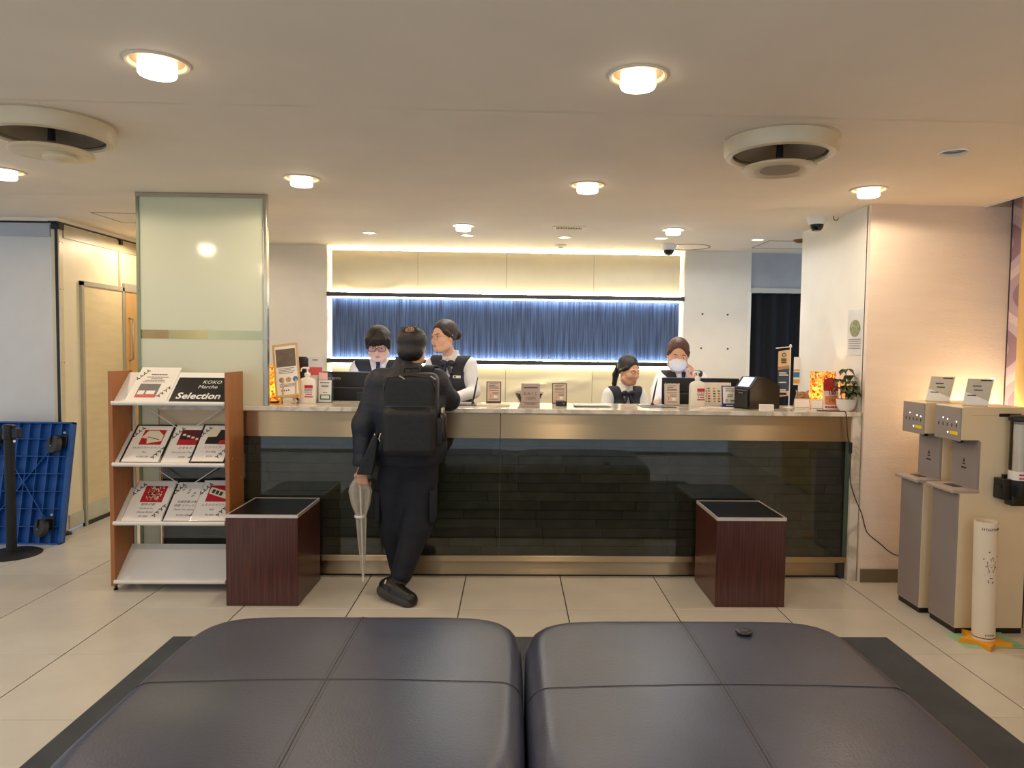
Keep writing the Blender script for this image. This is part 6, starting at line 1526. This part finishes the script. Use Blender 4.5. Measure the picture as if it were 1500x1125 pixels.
    p.hair('hair', lambda S: pulled(S, True, -.016), H_red)
    S = Sdf((-.10, -.15, -.15), (.10, .03, .04), .003); S.el((0, -.062, -.052), (.067, .056, .054), k=0); S.rc((0, -.100, -.030), (0, -.112, -.052), .012, .016, k=.03); S.el((0, -.02, -.05), (.064, .066, .062), k=.004, op='s'); S.cut(lambda X, Y, Z: Y+.012+0*X+0*Z)
    V, F = S.mesh(); V = (R@V.T).T+p.H; mk = obj('face_mask', np_mesh('face_mask', V, F, mat('mask_white', srgb(226, 230, 236), 0.7, var=0.02), 1), None, p.t)
    MB().tube([p.HM @ Vector(v) for v in ((-.062, -.058, -.052), (0, -.1205, -.053), (.062, -.058, -.052))] if False else [p.HM @ Vector((.060*math.sin(a), -.060-.0535*math.cos(a)-.006*math.cos(a), -.044)) for a in np.linspace(-1.2, 1.2, 13)], .0014, 6).build('mask_fold', M_white, mk, True)
    for sx in (-1, 1): MB().tube([p.HM @ Vector(v) for v in ((sx*.060, -.040, -.028), (sx*.078, -.005, -.012), (sx*.080, .016, -.005), (sx*.076, .0, -.030), (sx*.056, -.035, -.075))], .0013, 6).build('ear_loop', M_white, mk, True)
    tie(p)
    # ---- customer with backpack
    cx = -.60; p = Person('customer in a navy jacket with a black backpack leaning on the desk', cx, 4.27)
    L = p.L; H = A3(604, 506, 4.30); H[2] = A3(604, 477, 4.30)[2]-.124; H = L(H); R = rotm(176, 6, 0); p.head_map(H, R)
    Sh = L(A3(597, 557, 4.28)); P = L(V3(-.597, 4.26, .86))
    sl, el_, wl = L(A3(555, 566, 4.27)), L(A3(533, 622, 4.22)), L(A3(531, 688, 4.18)); sr, er, wr = L(A3(638, 562, 4.30)), L(A3(658, 597, 4.40)), L(V3(-.40, 4.64, 1.130))
    er[2] = 1.135
    hl, kl, al = L(A3(577, 700, 4.27)), L(A3(577, 772, 4.33)), L(V3(-.665, 4.36, .09)); hr, kr, ar = L(A3(617, 700, 4.27)), L(A3(610, 772, 4.24)), L(A3(588, 846, 4.16))
    toe_r = L(np.array(atz(600, 879, .03))); heel_r = L(A3(566, 858, 4.15)); toe_l = al+V3(0, .12, -.055)
    lo, hi = L(V3(-1.06, 3.98, -.01)), L(V3(-.20, 4.86, 1.66))
    S = Sdf(lo, hi, .0050); lat = V3(1, 0, 0)
    torso(S, Sh, P, lat, 1.0, -.01, male=True); S.rc(Sh, H+R@V3(0, .02, -.06), .058, .054, k=.03); head_prims(S, H, R, True, .98)
    for a, b, c in ((sl, el_, wl), (sr, er, wr)): S.rc(a, b, .045, .038, k=.02); S.rc(b, c, .036, .026, k=.02)
    hand_prims(S, wl, V3(-.02, .05, -1), V3(-.25, -1, 0), .8, side=1, sc=.92); hand_prims(S, wr, V3(-.7, .8, -.08), V3(0, 0, 1), .25, side=-1)
    for a, b, c, d, e in ((hl, kl, al, al+V3(0, -.03, -.045), toe_l), (hr, kr, ar, heel_r, toe_r)): S.rc(a, b, .07, .05, k=.04); S.rc(b, c, .05, .036, k=.02); S.rc(c, d, .034, .030, k=.02); S.rc(d, e, .030, .028, k=.02)
    p.body = p.part('body', S, skin2); p.face(H_grey, closed=.2)
    def thin(S):
        cap(S, (.089, .108, .086), (0, .014, .034)); S.el((0, -.110, -.015), (.075, .085, .090), k=.010, op='s'); S.el((.004, .102, .110), (.043, .042, .036), k=.012, op='s')
        S.cut(lambda X, Y, Z: -(Z+.040+np.clip(Y-.02, 0, 1)*.50)+0*X)
        S.el((0, .050, -.035), (.076, .066, .062), k=.02); S.el((0, -.085, -.05), (.080, .085, .09), k=.010, op='s')
    hr_o = p.hair('hair', thin, H_grey)
    random.seed(4); b = MB()
    for i in range(150):
        a = random.uniform(0, 2*PI); el = random.uniform(-.2, 1.35); d = Vector((math.cos(a)*math.cos(el), math.sin(a)*math.cos(el), math.sin(el))); q = Vector((d.x*.087, .014+d.y*.106, .034+d.z*.084)); e = q+d*random.uniform(.002, .007)+Vector((random.uniform(-.012, .012), random.uniform(-.012, .012), random.uniform(-.004, .010)))
        if q.y < -.03 and q.z < .08: continue
        b.tube([p.HM @ q, p.HM @ ((q+e)/2+d*.003), p.HM @ e], [.0009, .0007, .0003], 4)
    for i in range(40):      # thin strands combed across the bare crown
        x = random.uniform(-.045, .05); q0 = Vector((x, .075, .112)); q1 = Vector((x*1.05+random.uniform(-.01, .01), .113, .072)); c = Vector((x, .100, .103+random.uniform(-.004, .004)))
        b.tube([p.HM @ q0, p.HM @ c, p.HM @ q1], .0007, 4)
    b.build('loose_hair', H_grey, hr_o, kind='stuff')
    M_jk = mat('navy_jacket_nylon', srgb(17, 22, 36), 0.6, var=0.25, scale=7, bump=0.9, bscale=7, stretch=(1, 1, 2.2))
    S = Sdf(lo, hi, .0066); torso(S, Sh, P, lat, 1.06, .028, male=True); S.el(P+V3(0, 0, -.02), V3(.188, .140, .13), k=.06)
    S.rc(sl, el_, .074, .066, k=.05); S.rc(el_, wl, .066, .052, k=.03); S.rc(sr, er, .074, .062, k=.05); S.rc(er, wr, .060, .048, k=.03); S.rc(wl+V3(0, 0, .05), wl+V3(0, 0, .01), .057, .054, k=.008)
    S.rc(Sh+V3(0, 0, .03), Sh+V3(0, .012, .105), .085, .072, k=.03); S.rc(Sh+V3(0, .01, .07), Sh+V3(0, .03, .2), .060, .060, k=.01, op='s')
    for z, y in ((.95, .0), (1.16, .0)): pass
    S.cut(lambda X, Y, Z: .765-Z+0*X+0*Y); S.cut(lambda X, Y, Z: (CT+.004)-Z-100*(Y < (4.47-p.o[1]))+0*X)
    p.part('jacket', S, M_jk)
    M_pt = mat('navy_cargo_trousers', srgb(16, 19, 29), 0.8, var=0.2, scale=9, bump=0.9, bscale=9, stretch=(1, 1, 1.6))
    S = Sdf(lo, hi, .0066); S.el(P+V3(0, 0, -.05), V3(.178, .128, .15), k=.05)
    S.rc(hl, kl, .098, .088, k=.05); S.rc(kl, al+V3(0, 0, .03), .086, .066, k=.03); S.rc(hr, kr, .100, .088, k=.05); S.rc(kr, ar+V3(0, 0, .02), .086, .062, k=.03)
    S.cut(lambda X, Y, Z: .055-Z+0*X+0*Y); p.part('trousers', S, M_pt)
    q = hr*.45+kr*.55; MB().box(-.008, .026, -.07, .07, -.09, .10, bev=.010, M=Matrix.Translation(Vector(q+V3(.078, -.01, 0)))).build('cargo_pocket', M_pt, p.t, True)
    q = hl*.45+kl*.55; MB().box(-.022, .010, -.07, .07, -.09, .10, bev=.010, M=Matrix.Translation(Vector(q+V3(-.082, -.01, 0)))).build('cargo_pocket', M_pt, p.t, True)
    S = Sdf(np.minimum(heel_r, toe_r)-.12, np.maximum(heel_r, toe_r)+.14, .005); ax = toe_r-heel_r
    S.rc(heel_r, toe_r, .043, .040, k=.02); S.rc(heel_r+ax*.45, toe_r, .047, .038, k=.03); S.rc(ar, heel_r+ax*.12, .050, .045, k=.03); S.cut(lambda X, Y, Z: .001-Z+0*X+0*Y); sh = p.part('shoe', S, M_shoe)
    up = np.array((Vector(ax).normalized().cross(Vector((1, 0, 0)))).normalized()); up = up if up[2] > 0 else -up
    S = Sdf(np.minimum(heel_r, toe_r)-.12, np.maximum(heel_r, toe_r)+.12, .005); dn = np.array((-.45, -.55, -.70)); dn = dn/np.linalg.norm(dn); S.rc(heel_r+dn*.030, toe_r+dn*.012, .040, .042, k=.02); S.rc(heel_r-dn*.03, toe_r-dn*.04, .055, .055, k=.004, op='s'); S.cut(lambda X, Y, Z: .0005-Z+0*X+0*Y)
    p.part('sole', S, mat('dark_rubber_sole', srgb(58, 54, 46), 0.6, var=0.15), parent=sh)
    MB().tube([tuple(heel_r+V3(.006, -.045, .05)), tuple(heel_r+V3(-.004, -.047, .015)), tuple(heel_r+V3(-.012, -.046, -.012))], .004, 6).build('reflective_tab', M_paper, sh, True)
    S = Sdf(np.minimum(al, toe_l)-.10, np.maximum(al, toe_l)+.10, .007); S.rc(al+V3(0, -.035, -.045), toe_l+V3(0, .02, -.005), .044, .040, k=.02); S.rc(al, al+V3(0, 0, .02), .045, k=.02); S.cut(lambda X, Y, Z: .001-Z+0*X+0*Y); p.part('shoe', S, M_shoe)
    # backpack: worn, a thing of its own
    x0, x1 = A3(561, 600, 4.03)[0], A3(641, 600, 4.03)[0]; zb, zt = A3(600, 669, 4.03)[2], A3(600, 546, 4.03)[2]
    t = thing('backpack', 'black fabric backpack with two compartments worn by the customer', 'backpack', ((x0+x1)/2, 4.06, zb)); w_ = (x1-x0)/2; h_ = zt-zb
    M_bp = mat('black_backpack_nylon', srgb(17, 17, 18), 0.6, var=0.2, scale=14, bump=0.25, bscale=40)
    S = Sdf((-w_-.06, -.12, -.03), (w_+.06, .12, h_+.03), .006)
    def rbox(c, hf, r):
        c = np.array(c); hf = np.array(hf)-r
        def fn(X, Y, Z):
            a = np.maximum(np.abs(X-c[0])-hf[0], 0); b_ = np.maximum(np.abs(Y-c[1])-hf[1], 0); d = np.maximum(np.abs(Z-c[2])-hf[2], 0); return np.sqrt(a*a+b_*b_+d*d)-r
        return fn
    S._do(rbox((0, 0.015, h_/2), (w_, .085, h_/2), .045), (-w_, -.1, 0), (w_, .1, h_), 0, 'u'); S._do(rbox((0, -.045, h_*.30), (w_*.93, .050, h_*.28), .035), (-w_, -.1, 0), (w_, .1, h_), .02, 'u')
    V, F = S.mesh(); obj('main_bag', np_mesh('main_bag', V, F, M_bp, 2), None, t)
    M_zip = mat('black_zip', srgb(44, 42, 40), 0.35)
    MB().tube([(-w_*.92, -.062, h_*.60), (-w_*.5, -.078, h_*.605), (0, -.080, h_*.605), (w_*.5, -.078, h_*.605), (w_*.92, -.062, h_*.60)], .0035, 6).build('zip', M_zip, t, True)
    MB().tube([(-w_*.95, -.055, h_*.80), (-w_*.80, -.066, h_*.945), (0, -.060, h_*.975), (w_*.80, -.066, h_*.945), (w_*.95, -.055, h_*.80)], .004, 6).build('zip', M_zip, t, True)
    for x in (-.055, .115): MB().tube([(x, -.066, h_*.965), (x+.018, -.072, h_*.945), (x+.030, -.074, h_*.925)], .0045, 6).build('zip_pull', M_steel, t, True)
    MB().tube([(-.045, .02, h_-.01), (-.04, .02, h_+.025), (.04, .02, h_+.025), (.045, .02, h_-.01)], .008, 8).build('grab_handle', M_bp, t, True)
    jk = p.k['jacket']
    for sx in (-1, 1):
        b = MB(); path = []
        for u in np.linspace(0, 1, 9):
            xx = (x0+x1)/2+sx*(.055+.055*u); yy = 4.19+.17*u; o = np.array((xx, yy, 1.75))-p.o; h = jk.hit(o, (0, 0, -1))
            z = (h[2] if h is not None else 1.30) if u > 0.18 else min((h[2] if h is not None else 1.3), zt+.02)
            path.append(Vector((xx, yy, z+.006))-Vector(((x0+x1)/2, 4.06, zb)))
        path = [Vector((sx*.050, .09, h_-.045))]+path; vs = []; fs = []
        for i, q in enumerate(path):
            for dx, dz in ((-.030, 0), (.030, 0), (.030, .010), (-.030, .010)): vs.append(q+Vector((dx, 0, dz)))
        for i in range(len(path)-1):
            for k in range(4): l = (k+1) % 4; fs.append((i*4+k, i*4+l, i*4+4+l, i*4+4+k))
        fs += [(0, 1, 2, 3), tuple(len(vs)-4+k for k in range(4))]; b.add(vs, fs).build('shoulder_strap', M_bp, t, True)
    MB().box(w_-.02, w_+.028, -.045, .06, .06, .22, bev=.012).build('side_pocket', M_bp, t, True)
    MB().tube([(-w_-.012, -.03, .13), (-w_-.02, -.04, .10), (-w_-.014, -.04, .085)], .004, 6).build('key_ring', M_steel, t, True)
    b = thing('water_bottle', 'dark bottle with a silver cap in the side pocket of the backpack', 'bottle', ((x0+x1)/2+w_+.022, 4.065, zb+.085))
    MB().lathe([(0, 0), (.024, 0), (.026, .01), (.026, .135), (.020, .155), (.014, .160), (0, .160)], 24).build('body', mat('dark_bottle', srgb(30, 30, 34), 0.2), b, True); MB().lathe([(.0145, .158), (.0150, .185), (.012, .190), (0, .190)], 20).build('cap', M_steel, b, True)
    # umbrella and pouch in the hand
    Yu = 4.205; top = A3(531, 640, Yu); zt_ = A3(529, 697, Yu)[2]; zb_ = A3(531, 843, Yu)[2]; xu = A3(527, 720, Yu)[0]; xb = A3(532, 843, Yu)[0]
    t = thing('clear_umbrella', 'folded clear plastic umbrella hanging from the hand of the customer', 'umbrella', (xu, Yu, zb_))
    Lh = zt_-zb_; prof = [(0.0, .007), (.10, .013), (.30, .020), (.50, .026), (.585, .028), (.60, .025), (.63, .030), (.72, .046), (.84, .058), (.90, .050), (.96, .030), (1.0, .018)]
    n = 36; vs = []; fs = []
    for u, r in prof:
        for i in range(n):
            a = 2*PI*i/n; q = r*(1+.22*math.cos(a*8+u*5)); vs.append((q*math.cos(a)+(xb-xu)*(1-u), q*math.sin(a)*.8, u*Lh))
    for j in range(len(prof)-1):
        for i in range(n): k = (i+1) % n; fs.append((j*n+i, j*n+k, (j+1)*n+k, (j+1)*n+i))
    MB().add(vs, fs).build('canopy', mat('clear_umbrella_film', srgb(214, 204, 186), 0.18, alpha=0.36), t, True)
    MB().tube([(xb-xu, 0, -.02), (0, 0, Lh)], .004, 8).build('shaft', M_white, t, True); MB().tube([(xb-xu, 0, -.035), (xb-xu, 0, .02)], .005, 8).build('tip', M_white, t, True)
    MB().lathe([(.029, .585*Lh), (.031, .59*Lh), (.031, .605*Lh), (.029, .61*Lh)], 24, closed=True).build('tie_band', M_white, t, True)
    MB().tube([(0, 0, Lh-.01), (.004, 0, Lh+.05), (.006, 0, Lh+.12)], .010, 10).build('grip', M_white, t, True)
    pt = A3(551, 641, 4.10); pb = A3(535, 694, 4.10); S = Sdf(np.minimum(pt, pb)-.09, np.maximum(pt, pb)+.09, .005); S.rc(pt, pb, .022, .046, k=0); 
    S.cut(lambda X, Y, Z: np.abs(Y-4.10)-.020+0*X+0*Z); S.cut(lambda X, Y, Z: (pb[2]-.004)-Z+0*X+0*Y); V, F = S.mesh(); c0 = np.array((pb[0], 4.10, pb[2])); t = thing('umbrella_pouch', 'black fabric pouch held above the folded umbrella', 'pouch', tuple(c0))
    obj('pouch_body', np_mesh('pouch_body', V-c0, F, M_bp, 1), None, t); MB().tube([tuple(pt-c0+V3(0, 0, .01)), tuple(pt-c0+V3(.010, 0, .035))], .004, 6).build('cord', M_zip, t, True); MB().ball(tuple(pt-c0+V3(-.003, -.018, .018)), .008, 10, 6).build('cord_lock', M_steel, t, True)
build_people()
finish_texts()
